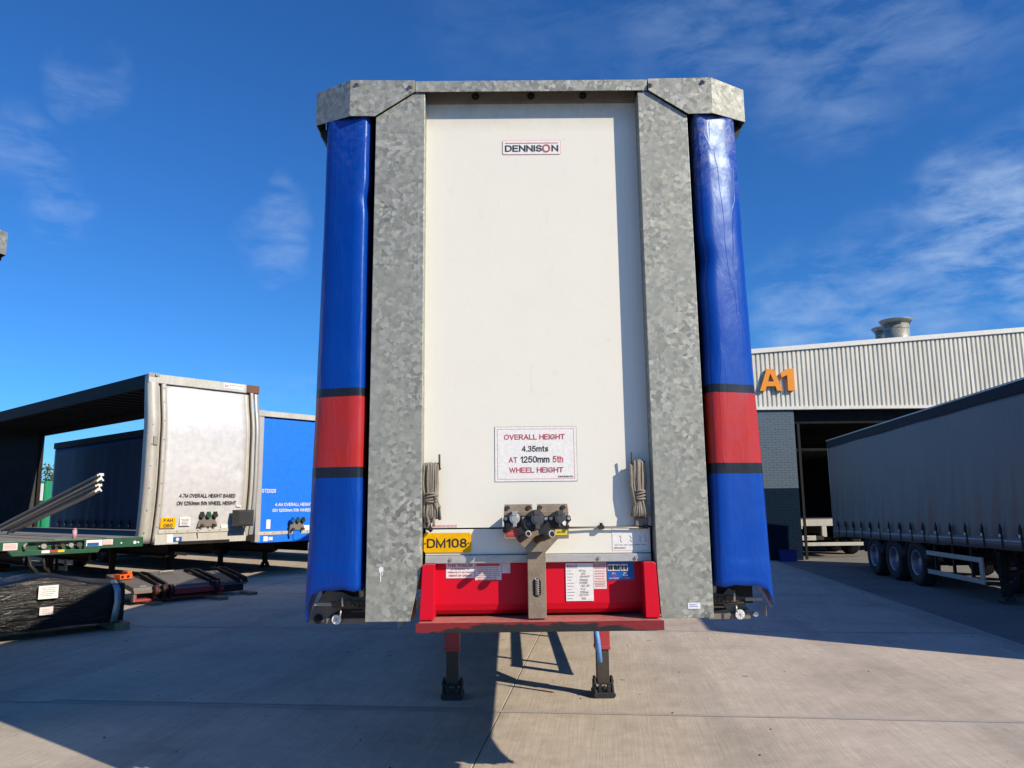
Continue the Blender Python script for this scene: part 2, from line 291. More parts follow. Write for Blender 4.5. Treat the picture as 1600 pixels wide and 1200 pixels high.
M = dict(
    galv=galvanised(), white=white_panel(), curtain=curtain_banded(), concrete=concrete(), asphalt=asphalt(),
    red=red_dusty(), greasy=greasy_red(), film=stretch_film(), wood=deck_wood(), leaf=leaf_mat(),
    seal=paint('dark_joint', (0.07, 0.065, 0.06), 0.9, 0.2), pale=paint('pale_mortar', (0.44, 0.40, 0.35), 0.9, 0.5, (0.3, 0.27, 0.24)),
    black=paint('black_rubber', (0.014, 0.014, 0.015), 0.6, 0.25, (0.06, 0.055, 0.05)),
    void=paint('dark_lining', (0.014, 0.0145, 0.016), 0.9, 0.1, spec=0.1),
    steel=paint('dull_steel', (0.33, 0.31, 0.28), 0.5, 0.5, (0.20, 0.15, 0.10), 8, 0.4),
    alu=paint('aluminium', (0.52, 0.51, 0.48), 0.42, 0.4, (0.34, 0.31, 0.26), 5, 0.35),
    zinc=paint('bright_zinc', (0.55, 0.54, 0.50), 0.35, 0.3, (0.3, 0.25, 0.18), 20, 0.6),
    chassis=paint('chassis_black', (0.014, 0.014, 0.015), 0.65, 0.3, (0.05, 0.043, 0.036), spec=0.2),
    rustred=paint('dark_red_hinge', (0.07, 0.012, 0.014), 0.6, 0.5, (0.05, 0.035, 0.03)), chassis_red=paint('chassis_red', (0.22, 0.012, 0.016), 0.5, 0.5, (0.09, 0.05, 0.04)),
    leg_red=paint('leg_red', (0.42, 0.035, 0.04), 0.5, 0.35, (0.2, 0.08, 0.07)),
    rust=paint('rusty_grease', (0.048, 0.037, 0.028), 0.6, 0.6, (0.10, 0.065, 0.035), 18, bumpy=0.3),
    dust=paint('dusty_steel', (0.20, 0.175, 0.145), 0.75, 0.6, (0.12, 0.085, 0.06), 9, bumpy=0.2),
    bracket=paint('dusty_bracket', (0.26, 0.21, 0.155), 0.75, 0.65, (0.13, 0.085, 0.05), 12, bumpy=0.25),
    brown=paint('rusty_corner', (0.17, 0.075, 0.045), 0.7, 0.5, (0.10, 0.05, 0.03), 14),
    plate=paint('yellow_plate', (0.80, 0.43, 0.0), 0.55, 0.1, (0.55, 0.3, 0.01), spec=0.15),
    label=paint('white_label', (0.80, 0.79, 0.77), 0.5, 0.12, (0.6, 0.57, 0.52), 10, bumpy=0),
    pinklabel=paint('faded_label', (0.78, 0.66, 0.64), 0.5, 0.2, (0.6, 0.5, 0.48), 10, bumpy=0),
    ink=paint('black_ink', (0.018, 0.018, 0.02), 0.5, 0.0, bumpy=0), redink=paint('red_ink', (0.50, 0.055, 0.085), 0.5, 0.1, (0.6, 0.2, 0.2), bumpy=0),
    pinkink=paint('pink_ink', (0.62, 0.25, 0.25), 0.5, 0.0, bumpy=0), whiteink=paint('white_ink', (0.80, 0.80, 0.80), 0.5, 0.05, bumpy=0),
    greyink=paint('grey_ink', (0.30, 0.30, 0.31), 0.5, 0.0, bumpy=0),
    bluelabel=paint('blue_label', (0.008, 0.10, 0.42), 0.35, 0.05, (0.02, 0.1, 0.3), bumpy=0),
    redlabel=paint('red_label', (0.42, 0.03, 0.03), 0.5, 0.3, (0.3, 0.15, 0.1), bumpy=0), yellowlabel=paint('yellow_label', (0.70, 0.56, 0.02), 0.5, 0.35, (0.4, 0.3, 0.1), 20, bumpy=0),
    rope=paint('weathered_rope', (0.30, 0.26, 0.205), 0.85, 0.5, (0.16, 0.13, 0.10), 30, bumpy=0.3),
    railnavy=paint('dark_navy_rail', (0.007, 0.010, 0.018), 0.6, 0.2, (0.02, 0.03, 0.04), spec=0.2), navy=curtain_plain('navy_curtain', (0.002, 0.009, 0.055), 0.55), grey=curtain_plain('grey_curtain', (0.165, 0.160, 0.148), 0.45, 0.5),
    teal=curtain_plain('pale_blue_curtain', (0.22, 0.42, 0.50), 0.4),
    bluepanel=paint('bright_blue_panel', (0.002, 0.18, 0.86), 0.45, 0.12, (0.01, 0.14, 0.6), 1.5, bumpy=0),
    silver=paint('silver_white_panel', (0.66, 0.655, 0.645), 0.34, 0.25, (0.60, 0.60, 0.61), 1.2, 0.1, 0.02),
    oldwhite=paint('aged_white_post', (0.55, 0.53, 0.47), 0.5, 0.5, (0.36, 0.32, 0.25), 4, 0.1, streak=4),
    green=paint('green_paint', (0.012, 0.085, 0.045), 0.4, 0.3, (0.05, 0.10, 0.07), 5), greenbright=paint('green_skip', (0.01, 0.30, 0.12), 0.5, 0.2),
    clad=paint('cream_cladding', (0.74, 0.715, 0.61), 0.5, 0.5, (0.52, 0.49, 0.40), 0.9, bumpy=0.02, streak=5), trimw=paint('cream_trim', (0.74, 0.73, 0.67), 0.5, 0.2, (0.6, 0.58, 0.52), 1.5),
    brickgrey=brick_mat('grey_painted_brick', (0.115, 0.155, 0.185)), brickblue=brick_mat('navy_painted_brick', (0.003, 0.015, 0.034)),
    mortargrey=brick_mat('grey_painted_mortar', (0.108, 0.146, 0.174)), mortarblue=brick_mat('navy_painted_mortar', (0.0028, 0.0135, 0.031)),
    orange=paint('orange_letter', (0.86, 0.30, 0.012), 0.4, 0.08, (0.7, 0.25, 0.02)), orangebox=paint('orange_box', (0.85, 0.12, 0.008), 0.45, 0.1),
    bin=paint('blue_plastic', (0.006, 0.012, 0.20), 0.4, 0.1), handle=paint('blue_sleeve', (0.12, 0.33, 0.75), 0.45, 0.1),
    tyre=paint('tyre_rubber', (0.016, 0.016, 0.017), 0.8, 0.4, (0.06, 0.055, 0.048), 9, bumpy=0.15), rim=paint('steel_rim', (0.30, 0.32, 0.36), 0.4, 0.4, (0.15, 0.13, 0.11), 9, 0.5),
    guard=paint('grey_side_guard', (0.36, 0.36, 0.34), 0.45, 0.3, (0.2, 0.18, 0.15), 4, 0.3), plyw=paint('grey_ply_lining', (0.055, 0.058, 0.062), 0.7, 0.5, (0.03, 0.032, 0.035), 2, spec=0.15),
    lens=paint('white_reflector', (0.82, 0.82, 0.80), 0.15, 0.1, bumpy=0), timber=paint('rough_timber', (0.30, 0.235, 0.15), 0.85, 0.5, (0.15, 0.11, 0.07), 14, bumpy=0.3),
    lift=paint('lift_plate', (0.17, 0.16, 0.145), 0.65, 0.6, (0.09, 0.08, 0.07), 5, 0.2), pinktin=paint('pink_tin', (0.55, 0.33, 0.36), 0.4, 0.3, (0.3, 0.25, 0.24)),
    rolled=paint('dull_mill_aluminium', (0.58, 0.49, 0.37), 0.6, 0.3, (0.30, 0.24, 0.17), 6, 0.0), bark=paint('bark', (0.08, 0.06, 0.045), 0.9, 0.3),
    roof=paint('roof_sheet', (0.40, 0.42, 0.43), 0.6, 0.3, (0.3, 0.3, 0.3), 1), plastic=paint('black_plastic_box', (0.03, 0.032, 0.034), 0.45, 0.3, (0.08, 0.075, 0.07), 6),
    cap=paint('grey_plastic_cap', (0.055, 0.06, 0.065), 0.5, 0.3, (0.14, 0.12, 0.10), 20), stripe=paint('foil_tape', (0.45, 0.46, 0.48), 0.3, 0.3, (0.3, 0.3, 0.3), 20, 0.5),
)

# ------------------------------------------------------------------ mesh helpers
class MB:
    def __init__(s): s.v = []; s.f = []; s.sm = []
    def add(s, vs, fs, smooth=False):
        b = len(s.v); s.v += [tuple(p) for p in vs]; s.f += [tuple(i+b for i in f) for f in fs]; s.sm += [smooth]*len(fs); return s
    def box(s, x0, x1, y0, y1, z0, z1):
        return s.add([(x0,y0,z0),(x1,y0,z0),(x1,y1,z0),(x0,y1,z0),(x0,y0,z1),(x1,y0,z1),(x1,y1,z1),(x0,y1,z1)],
                     [(0,3,2,1),(4,5,6,7),(0,1,5,4),(1,2,6,5),(2,3,7,6),(3,0,4,7)])
    def bar(s, a, b, w, h, up=(0,0,1)):
        a = Vector(a); b = Vector(b); d = (b-a).normalized(); up = Vector(up)
        if abs(d.dot(up)) > 0.97: up = Vector((0,1,0))
        r = d.cross(up).normalized(); u = r.cross(d)
        vs = []
        for p in (a, b):
            for sx, sz in ((-1,-1),(1,-1),(1,1),(-1,1)): vs.append(p + r*sx*w/2 + u*sz*h/2)
        return s.add(vs, [(0,1,2,3),(7,6,5,4),(0,4,5,1),(1,5,6,2),(2,6,7,3),(3,7,4,0)])
    def prism_y(s, poly, y0, y1):      # poly of (x,z), extruded along y
        a = sum(poly[i][0]*poly[(i+1)%len(poly)][1]-poly[(i+1)%len(poly)][0]*poly[i][1] for i in range(len(poly)))
        if a < 0: poly = poly[::-1]
        n = len(poly); vs = [(x,y0,z) for x,z in poly] + [(x,y1,z) for x,z in poly]
        return s.add(vs, [tuple(range(n)), tuple(range(2*n-1,n-1,-1))] + [(i,i+n,(i+1)%n+n,(i+1)%n) for i in range(n)])
    def prism_x(s, poly, x0, x1):      # poly of (y,z)
        a = sum(poly[i][0]*poly[(i+1)%len(poly)][1]-poly[(i+1)%len(poly)][0]*poly[i][1] for i in range(len(poly)))
        if a > 0: poly = poly[::-1]
        n = len(poly); vs = [(x0,y,z) for y,z in poly] + [(x1,y,z) for y,z in poly]
        return s.add(vs, [tuple(range(n)), tuple(range(2*n-1,n-1,-1))] + [(i,i+n,(i+1)%n+n,(i+1)%n) for i in range(n)])
    def prism_z(s, poly, z0, z1):
        a = sum(poly[i][0]*poly[(i+1)%len(poly)][1]-poly[(i+1)%len(poly)][0]*poly[i][1] for i in range(len(poly)))
        if a > 0: poly = poly[::-1]
        n = len(poly); vs = [(x,y,z0) for x,y in poly] + [(x,y,z1) for x,y in poly]
        return s.add(vs, [tuple(range(n)), tuple(range(2*n-1,n-1,-1))] + [(i,i+n,(i+1)%n+n,(i+1)%n) for i in range(n)])
    def cyl(s, a, b, r, n=12, r2=None, caps=True):
        a = Vector(a); b = Vector(b); d = (b-a).normalized(); r2 = r if r2 is None else r2
        up = Vector((0,0,1)) if abs(d.z) < 0.9 else Vector((0,1,0)); u = d.cross(up).normalized(); w = d.cross(u)
        ring = lambda p, q: [p + (u*math.cos(2*math.pi*i/n) + w*math.sin(2*math.pi*i/n))*q for i in range(n)]
        b0 = len(s.v); s.add(ring(a, r)+ring(b, r2), [(i,(i+1)%n,(i+1)%n+n,i+n) for i in range(n)], True)
        if caps: s.f += [tuple(b0+i for i in range(n-1,-1,-1)), tuple(b0+n+i for i in range(n))]; s.sm += [False, False]
        return s
    def tube(s, pts, r, n=6, closed=False):
        pts = [Vector(p) for p in pts]; m = len(pts); vs = []; prev = None
        for k in range(m):
            if closed: d = (pts[(k+1)%m]-pts[k-1]).normalized()
            else: d = (pts[min(k+1,m-1)]-pts[max(k-1,0)]).normalized()
            if prev is None: up = Vector((0,0,1)) if abs(d.z) < 0.9 else Vector((0,1,0)); u = d.cross(up).normalized()
            else:
                u = prev - d*prev.dot(d)
                u = u.normalized() if u.length > 1e-6 else d.orthogonal().normalized()
            prev = u; w = d.cross(u)
            vs += [pts[k] + (u*math.cos(2*math.pi*i/n)+w*math.sin(2*math.pi*i/n))*r for i in range(n)]
        fs = []
        for k in range(m if closed else m-1):
            for i in range(n):
                k2 = (k+1)%m; fs.append((k*n+i, k*n+(i+1)%n, k2*n+(i+1)%n, k2*n+i))
        b0 = len(s.v); s.add(vs, fs, True)
        if not closed: s.f += [tuple(b0+i for i in range(n-1,-1,-1)), tuple(b0+(m-1)*n+i for i in range(n))]; s.sm += [False, False]
        return s
    def lathe(s, prof, c, axis='x', n=28, closed=True):   # prof of (along, radius)
        vs = []; c = Vector(c)
        for al, r in prof:
            for i in range(n):
                t = 2*math.pi*i/n
                p = (al, r*math.cos(t), r*math.sin(t)) if axis == 'x' else ((r*math.cos(t), al, r*math.sin(t)) if axis == 'y' else (r*math.cos(t), r*math.sin(t), al))
                vs.append(c + Vector(p))
        m = len(prof); fs = [(k*n+i, k*n+(i+1)%n, (k+1)%m*n+(i+1)%n, (k+1)%m*n+i) for k in range(m if closed else m-1) for i in range(n)]
        return s.add(vs, fs, True)
    def grid(s, rows, smooth=True, thick=None):
        n = len(rows[0]); b = len(s.v)
        return s.add([p for r in rows for p in r], [(j*n+i, j*n+i+1, (j+1)*n+i+1, (j+1)*n+i) for j in range(len(rows)-1) for i in range(n-1)], smooth)
    def mesh(s, name, mat):
        me = bpy.data.meshes.new(name); me.from_pydata(s.v, [], s.f); me.materials.append(mat)
        me.polygons.foreach_set('use_smooth', s.sm); me.update(); me.validate()
        return me

def link(name, me, parent=None, loc=None):
    o = bpy.data.objects.new(name, me); COL.objects.link(o)
    if parent: o.parent = parent
    if loc is not None: o.location = loc
    return o
def part(name, mb, mat, parent=None, bev=0.0, label=None, solid=0.0, loc=None, fix=False):
    me = mb.mesh(name, M[mat] if isinstance(mat, str) else mat)
    if fix:
        import bmesh
        bm = bmesh.new(); bm.from_mesh(me); bmesh.ops.recalc_face_normals(bm, faces=bm.faces); bm.to_mesh(me); bm.free()
    o = link(name, me, parent, loc)
    if label: o['label'] = label
    if solid: md = o.modifiers.new('solid', 'SOLIDIFY'); md.thickness = solid; md.offset = 0
    if bev: md = o.modifiers.new('bevel', 'BEVEL'); md.width = bev; md.segments = 2; md.limit_method = 'ANGLE'; md.angle_limit = R(40)
    return o
def tag(o, label, cat, group=None, kind=None):
    if label: o['label'] = label
    if cat: o['category'] = cat
    if group: o['group'] = group
    if kind: o['kind'] = kind
    return o
def thing(name, loc, rz, label, cat, group=None, rx=0.0):
    o = bpy.data.objects.new(name, None); COL.objects.link(o); o.location = loc; o.rotation_euler = (rx, 0, rz); o.empty_display_size = 0.3
    return tag(o, label, cat, group)
def copy_tree(o, parent=None):
    kids = [c for c in COL.objects if c.parent == o]
    c = o.copy(); COL.objects.link(c)
    if parent: c.parent = parent
    for k in kids: copy_tree(k, c)
    return c

def _arc(cx, cy, rx, ry, a0, a1, n=7):
    return [(cx+rx*math.cos(R(a0+(a1-a0)*k/n)), cy+ry*math.sin(R(a0+(a1-a0)*k/n))) for k in range(n+1)]
_bowl = lambda w, y, r, x0=0.0: _arc(w, y, r, r, 90, -90)
GLYPH = {
 'A': (.66, [[(0,0),(.33,1),(.66,0)],[(.11,.33),(.55,.33)]]),
 'B': (.58, [[(0,.53),(0,1),(.34,1)]+_arc(.34,.765,.22,.235,90,-90)+[(0,.53)],[(0,.53),(0,0),(.34,0)]+_arc(.34,.265,.24,.265,-90,90)]),
 'C': (.64, [_arc(.33,.66,.31,.34,25,180)+_arc(.33,.34,.31,.34,180,335)]),
 'D': (.62, [[(0,0),(0,1),(.28,1)]+_arc(.28,.66,.34,.34,90,0)+_arc(.28,.34,.34,.34,0,-90)+[(0,0)]]),
 'E': (.52, [[(.52,1),(0,1),(0,0),(.52,0)],[(0,.52),(.46,.52)]]),
 'F': (.50, [[(.50,1),(0,1),(0,0)],[(0,.50),(.44,.50)]]),
 'G': (.66, [_arc(.33,.66,.31,.34,28,180)+_arc(.33,.34,.31,.34,180,350)+[(.64,.46),(.38,.46)]]),
 'H': (.60, [[(0,0),(0,1)],[(.60,0),(.60,1)],[(0,.52),(.60,.52)]]),
 'I': (.02, [[(.01,0),(.01,1)]]),
 'J': (.46, [[(.46,1),(.46,.24)]+_arc(.23,.24,.23,.24,0,-180)]),
 'K': (.60, [[(0,0),(0,1)],[(.56,1),(.02,.40)],[(.18,.58),(.60,0)]]),
 'L': (.48, [[(0,1),(0,0),(.48,0)]]),
 'M': (.74, [[(0,0),(0,1),(.37,.06),(.74,1),(.74,0)]]),
 'N': (.60, [[(0,0),(0,1),(.60,0),(.60,1)]]),
 'O': (.68, [_arc(.34,.64,.34,.36,0,180)+_arc(.34,.36,.34,.36,180,360)+[(.68,.64)]]),
 'P': (.56, [[(0,0),(0,1),(.30,1)]+_arc(.30,.73,.26,.27,90,-90)+[(0,.46)]]),
 'R': (.60, [[(0,0),(0,1),(.32,1)]+_arc(.32,.74,.24,.26,90,-90)+[(0,.48)],[(.30,.48),(.60,0)]]),
 'S': (.56, [_arc(.28,.745,.26,.255,20,270,10)+_arc(.28,.245,.28,.245,90,-165,10)]),
 'T': (.58, [[(0,1),(.58,1)],[(.29,1),(.29,0)]]),
 'U': (.60, [[(0,1),(0,.30)]+_arc(.30,.30,.30,.30,180,360)+[(.60,1)]]),
 'V': (.62, [[(0,1),(.31,0),(.62,1)]]),
 'W': (.90, [[(0,1),(.22,0),(.45,.95),(.68,0),(.90,1)]]),
 'X': (.60, [[(0,0),(.60,1)],[(0,1),(.60,0)]]),
 'Y': (.60, [[(0,1),(.30,.48),(.60,1)],[(.30,.48),(.30,0)]]),
 'Z': (.56, [[(0,1),(.56,1),(0,0),(.56,0)]]),
 '0': (.52, [_arc(.26,.70,.26,.30,0,180)+_arc(.26,.30,.26,.30,180,360)+[(.52,.70)]]),
 '1': (.24, [[(0,.76),(.20,.98),(.22,.98),(.22,0)]]),
 '2': (.52, [_arc(.26,.73,.25,.27,165,-30,9)+[(0,0),(.52,0)]]),
 '3': (.52, [_arc(.25,.755,.23,.245,160,-90,9)+_arc(.25,.255,.27,.255,90,-160,9)]),
 '4': (.56, [[(.42,0),(.42,1),(0,.30),(.56,.30)]]),
 '5': (.52, [[(.48,1),(.08,1),(.03,.52)]+_arc(.25,.32,.27,.32,140,-155,10)]),
 '6': (.52, [_arc(.27,.68,.25,.32,40,180)+_arc(.26,.31,.26,.31,180,540,14)]),
 '7': (.50, [[(0,1),(.50,1),(.16,0)]]),
 '8': (.52, [_arc(.26,.76,.22,.24,-90,270,12),_arc(.26,.26,.26,.26,90,450,12)]),
 '9': (.52, [_arc(.26,.69,.26,.31,0,360,14)+_arc(.25,.32,.27,.32,0,-140)]),
 '.': (.03, [[(0.0,.0),(.03,.0)]]), '-': (.3, [[(0,.45),(.3,.45)]]),
 'm': (.78, [[(0,0),(0,.72)],[(0,.46)]+_arc(.195,.50,.195,.22,180,0)+[(.39,0)],[(.39,.46)]+_arc(.585,.50,.195,.22,180,0)+[(.78,0)]]),
 't': (.26, [[(.11,.96),(.11,.14)]+_arc(.22,.13,.11,.13,180,280,4),[(0,.72),(.26,.72)]]),
 's': (.40, [_arc(.20,.545,.19,.175,25,270,8)+_arc(.20,.185,.20,.185,90,-160,8)]),
 'h': (.44, [[(0,0),(0,1)],[(0,.46)]+_arc(.22,.50,.22,.22,180,0)+[(.44,0)]]),
}
def text(name, s, mat, parent, x, y, z, width=None, height=None, ext=0.0008, bold=0.0, align='CENTER', rot=0.0, stroke=0.165):
    """flat sans lettering built of mitred strokes in the local x-z plane, facing -y"""
    V = []; F = []; pen = 0.0; h = stroke/2; k = 0
    for ch in s:
        if ch == ' ': pen += 0.34; continue
        w, strokes = GLYPH[ch if ch in GLYPH else ch.upper()]
        for st in strokes:
            pts = [Vector((pen+h+px, h+pz*(1-stroke))) for px, pz in st]
            pts = [p for i, p in enumerate(pts) if i == 0 or (p-pts[i-1]).length > 1e-4]
            closed = (pts[0]-pts[-1]).length < 1e-3
            if closed: pts = pts[:-1]
            n = len(pts); b = len(V)
            for i in range(n):
                a = pts[i-1] if (i > 0 or closed) else None; c = pts[(i+1)%n] if (i < n-1 or closed) else None
                d1 = (pts[i]-a).normalized() if a is not None else None; d2 = (c-pts[i]).normalized() if c is not None else None
                p = pts[i].copy()
                if d1 is None: d1 = d2; p = p - d2*h*0.98
                if d2 is None: d2 = d1; p = p + d1*h*0.98
                n1 = Vector((-d1.y, d1.x)); n2 = Vector((-d2.y, d2.x)); m = (n1+n2)
                m = m.normalized() if m.length > 0.05 else n1
                l = h/max(0.38, m.dot(n1))
                V += [(p.x+m.x*l, -k, p.y+m.y*l), (p.x-m.x*l, -k, p.y-m.y*l)]
            for i in range(n if closed else n-1): j = (i+1)%n; F.append((b+2*i, b+2*j, b+2*j+1, b+2*i+1))
            k += 1
        pen += w + stroke + 0.085
    x0, x1 = min(v[0] for v in V), max(v[0] for v in V); z0, z1 = min(v[2] for v in V), max(v[2] for v in V)
    sz = height/(z1-z0) if height else width/(x1-x0); sx = width/(x1-x0) if width else sz*0.95
    ox = (x0+x1)/2 if align == 'CENTER' else x0
    step = min(0.00006, ext/(k+1)); P = []
    for vx, vy, vz in V:
        px, pz = (vx-ox)*sx, (vz-(z0+z1)/2)*sz
        P.append((px*math.cos(rot)-pz*math.sin(rot), vy*step, px*math.sin(rot)+pz*math.cos(rot)))
    me = bpy.data.meshes.new(name); me.from_pydata(P, [], F); me.materials.append(M[mat]); me.update()
    o = link(name, me, parent, (x, y, z)); o['kind'] = 'stuff' if False else 'thing'
    del o['kind']
    return o

def printed_lines(mb, x0, x1, zs, y, h, ragged=0.15, words=5):
    """rows of small print too tiny to read: broken dashes"""
    for z in zs:
        w = (x1-x0); x = x0 + random.random()*ragged*w*0.5; end = x1 - random.random()*ragged*w
        while x < end-0.004:
            l = min(end-x, w/words*(0.5+random.random()*0.8))
            mb.box(x, x+l, y-0.0006, y, z-h/2, z+h/2); x += l + w*0.03
    return mb

# ------------------------------------------------------------------ ground
def ground():
    mb = MB(); mb.add([(-400,-200,-0.02),(400,-200,-0.02),(400,600,-0.02),(-400,600,-0.02)], [(0,1,2,3)])
    o = part('ground', mb, 'seal'); tag(o, 'bare ground of the yard', None, kind='structure')
    # asphalt apron to the right of the slabs, in front of the warehouse
    a = R(-7.2); c, s = math.cos(a), math.sin(a)
    def rot(u, v): return (u*c - v*s, u*s + v*c)      # yard axes turned clockwise
    uR = 5.76*c + 5.0*s                                # right edge of the concrete in yard axes
    mb = MB()
    pts = [rot(uR+0.012, -60), rot(300, -60), rot(300, 200), rot(uR+0.012, 200)]
    mb.add([(x, y, -0.004) for x, y in pts], [(0,1,2,3)])
    o = part('asphalt_yard', mb, 'asphalt'); tag(o, 'worn grey asphalt apron to the right of the concrete', None, kind='structure')
    yard = bpy.data.objects.new('concrete_yard', None); COL.objects.link(yard); yard.rotation_euler = (0, 0, a)
    tag(yard, 'brushed concrete yard of large cast slabs', None, kind='structure')
    uL = -0.41*c + 1.12*s                              # the joint under the trailer
    v1 = -(-0.145)*s + 2.463*c                         # near cross joint
    us = [uR, uL]; w = uR-uL
    for k in range(1, 7): us.append(uL - w*k*0.985)
    vs = [v1 + 4.16*k for k in range(-3, 15)]
    base = None; g = 0.008
    for i in range(len(us)-1):
        for j in range(len(vs)-1):
            u0, u1, v0, w1 = us[i+1]+g/2, us[i]-g/2, vs[j]+g/2, vs[j+1]-g/2
            mb = MB(); b = 0.004
            mb.add([(u0,v0,-0.018),(u1,v0,-0.018),(u1,w1,-0.018),(u0,w1,-0.018),(u0,v0,-b),(u1,v0,-b),(u1,w1,-b),(u0,w1,-b),
                    (u0+b,v0+b,0),(u1-b,v0+b,0),(u1-b,w1-b,0),(u0+b,w1-b,0)],
                   [(0,1,5,4),(1,2,6,5),(2,3,7,6),(3,0,4,7),(4,5,9,8),(5,6,10,9),(6,7,11,10),(7,4,8,11),(8,9,10,11)])
            me = mb.mesh('slab', M['concrete']); link('slab', me, yard)
    mb = MB(); rg = random.Random(21)
    for k in range(420):
        u = uL-7+rg.random()*13; v = 0.5+rg.random()**1.6*16; q = 0.003+0.010*rg.random()**3; t = rg.random()*6.28
        p = [(u+q*math.cos(t+a)*rg.uniform(0.6,1.3), v+q*math.sin(t+a)*rg.uniform(0.6,1.3)) for a in (0,1.5,3.1,4.6)]
        mb.add([(x, y, 0.0005) for x, y in p]+[(u, v, q*0.8)], [(0,1,4),(1,2,4),(2,3,4),(3,0,4)])
    gr = part('grit', mb, 'seal', yard); gr['kind'] = 'stuff'
    # joint sealing strips: pale ridge of mortar along the near cross joint and the right edge
    rs = random.Random(3)
    for j, v in enumerate(vs[3:6]):
        mb = MB(); n = 60; top = []; bot = []
        for k in range(n+1):
            u = us[-1] + (uR-us[-1])*k/n; hw = 0.022 + 0.010*rs.random()
            top.append((u, v+hw, 0.003)); bot.append((u, v-hw, 0.003))
        mb.grid([bot, top], False)
        part('joint_seal', mb, 'pale', yard)
    mb = MB(); top = []; bot = []
    for k in range(61):
        v = -10 + 60*k/60; hw = 0.05+0.02*rs.random(); top.append((uR-hw, v, 0.0035)); bot.append((uR+hw*0.7, v, 0.0035))
    mb.grid([bot, top], False); part('joint_seal', mb, 'pale', yard)
    # paler repair strip across the left slab
    mb = MB(); t = []; b = []
    for k in range(41):
        u = -4.6 + 3.9*k/40; t.append((u, v1+0.10+0.012*rs.random()-0.012*k/40, 0.0042)); b.append((u, v1+0.055+0.006*rs.random(), 0.0042))
    mb.grid([b, t], False); part('repair_strip', mb, 'pale', yard)
ground()

# ------------------------------------------------------------------ shared running gear
def wheel_meshes():
    prof = [(-0.135,0.29),(-0.155,0.36),(-0.165,0.43),(-0.150,0.490),(-0.125,0.512),(-0.07,0.518),(0,0.520),(0.07,0.518),(0.125,0.512),(0.150,0.490),(0.165,0.43),(0.155,0.36),(0.135,0.29)]
    mb = MB(); mb.lathe(prof, (0,0,0), 'x', 36)
    for gx in (-0.075, -0.025, 0.025, 0.075):     # tread grooves as low ribs
        mb.lathe([(gx-0.018,0.519),(gx-0.015,0.526),(gx+0.015,0.526),(gx+0.018,0.519)], (0,0,0), 'x', 36, False)
    ty = mb.mesh('wheel', M['tyre'])
    mb = MB(); mb.lathe([(-0.140,0.292),(-0.150,0.285),(-0.120,0.262),(-0.06,0.250),(0.0,0.235),(0.005,0.16),(-0.012,0.145),(-0.012,0.115),(-0.06,0.105),(-0.075,0.09),(-0.08,0.0005),(0.03,0.0005),(0.03,0.2),(0.11,0.262),(0.14,0.285)], (0,0,0), 'x', 30, False)
    for i in range(10):
        t = 2*math.pi*i/10; p = (0.0, 0.14*math.cos(t), 0.14*math.sin(t)); mb.cyl((0.0,p[1],p[2]), (-0.035,p[1],p[2]), 0.016, 6)
    ri = mb.mesh('rim', M['rim'])
    mb = MB()
    for i in range(10):
        t = 2*math.pi*(i+0.5)/10; mb.cyl((0.012,0.2*math.cos(t),0.2*math.sin(t)), (-0.003,0.2*math.cos(t),0.2*math.sin(t)), 0.024, 10)
    ho = mb.mesh('hand_holes', M['void'])
    return ty, ri, ho
TY, RI, HO = wheel_meshes()
def wheel(root, x, y, side, z=0.52, rot=0.0):
    o = link('wheel', TY, root, (x, y, z)); r = link('rim', RI, o); h = link('hand_holes', HO, o)
    o.rotation_euler = (rot, 0, 0)
    if side > 0: r.rotation_euler = (0, 0, math.pi); h.rotation_euler = (0, 0, math.pi)
    return o
def landing_leg(root, x, y, ztop, matu='chassis', matl='chassis', zfoot=0.0, split=0.45):
    mb = MB(); mb.box(x-0.065,x+0.065,y-0.065,y+0.065,split,ztop); mb.box(x-0.069,x+0.069,y-0.069,y+0.069,split,split+0.03)
    l = part('landing_leg', mb, matu, root, 0.006)
    mb = MB(); mb.box(x-0.054,x+0.054,y-0.054,y+0.054,0.10,split+0.05); part('inner_leg', mb, matl, l, 0.004)
    mb = MB()
    mb.prism_y([(x-0.090,0.006),(x-0.070,0.0),(x+0.070,0.0),(x+0.090,0.006),(x+0.100,0.030),(x+0.085,0.05),(x-0.085,0.05),(x-0.100,0.030)], y-0.12, y+0.12)
    for sx in (-1,1):
        mb.prism_x([(y-0.125,0.04),(y+0.125,0.04),(y+0.07,0.11),(y+0.03,0.165),(y-0.03,0.165),(y-0.07,0.11)], x+sx*0.076-0.011, x+sx*0.076+0.011)
        mb.prism_y([(x+sx*0.02,0.05),(x+sx*0.055,0.05),(x+sx*0.055,0.105),(x+sx*0.02,0.115)], y-0.115, y-0.09)
    mb.cyl((x-0.095,y,0.12), (x+0.095,y,0.12), 0.022, 10); mb.box(x-0.064,x+0.064,y-0.112,y-0.095,0.115,0.132)
    mb.cyl((x,y-0.13,0.09), (x,y-0.09,0.09), 0.018, 8)
    part('foot', mb, 'black', l, 0.006)
    return l
def ibeam(mb, x, y0, y1, z0, z1, w=0.13):
    mb.box(x-w/2,x+w/2,y0,y1,z0,z0+0.015); mb.box(x-w/2,x+w/2,y0,y1,z1-0.015,z1); mb.box(x-0.005,x+0.005,y0,y1,z0+0.015,z1-0.015)
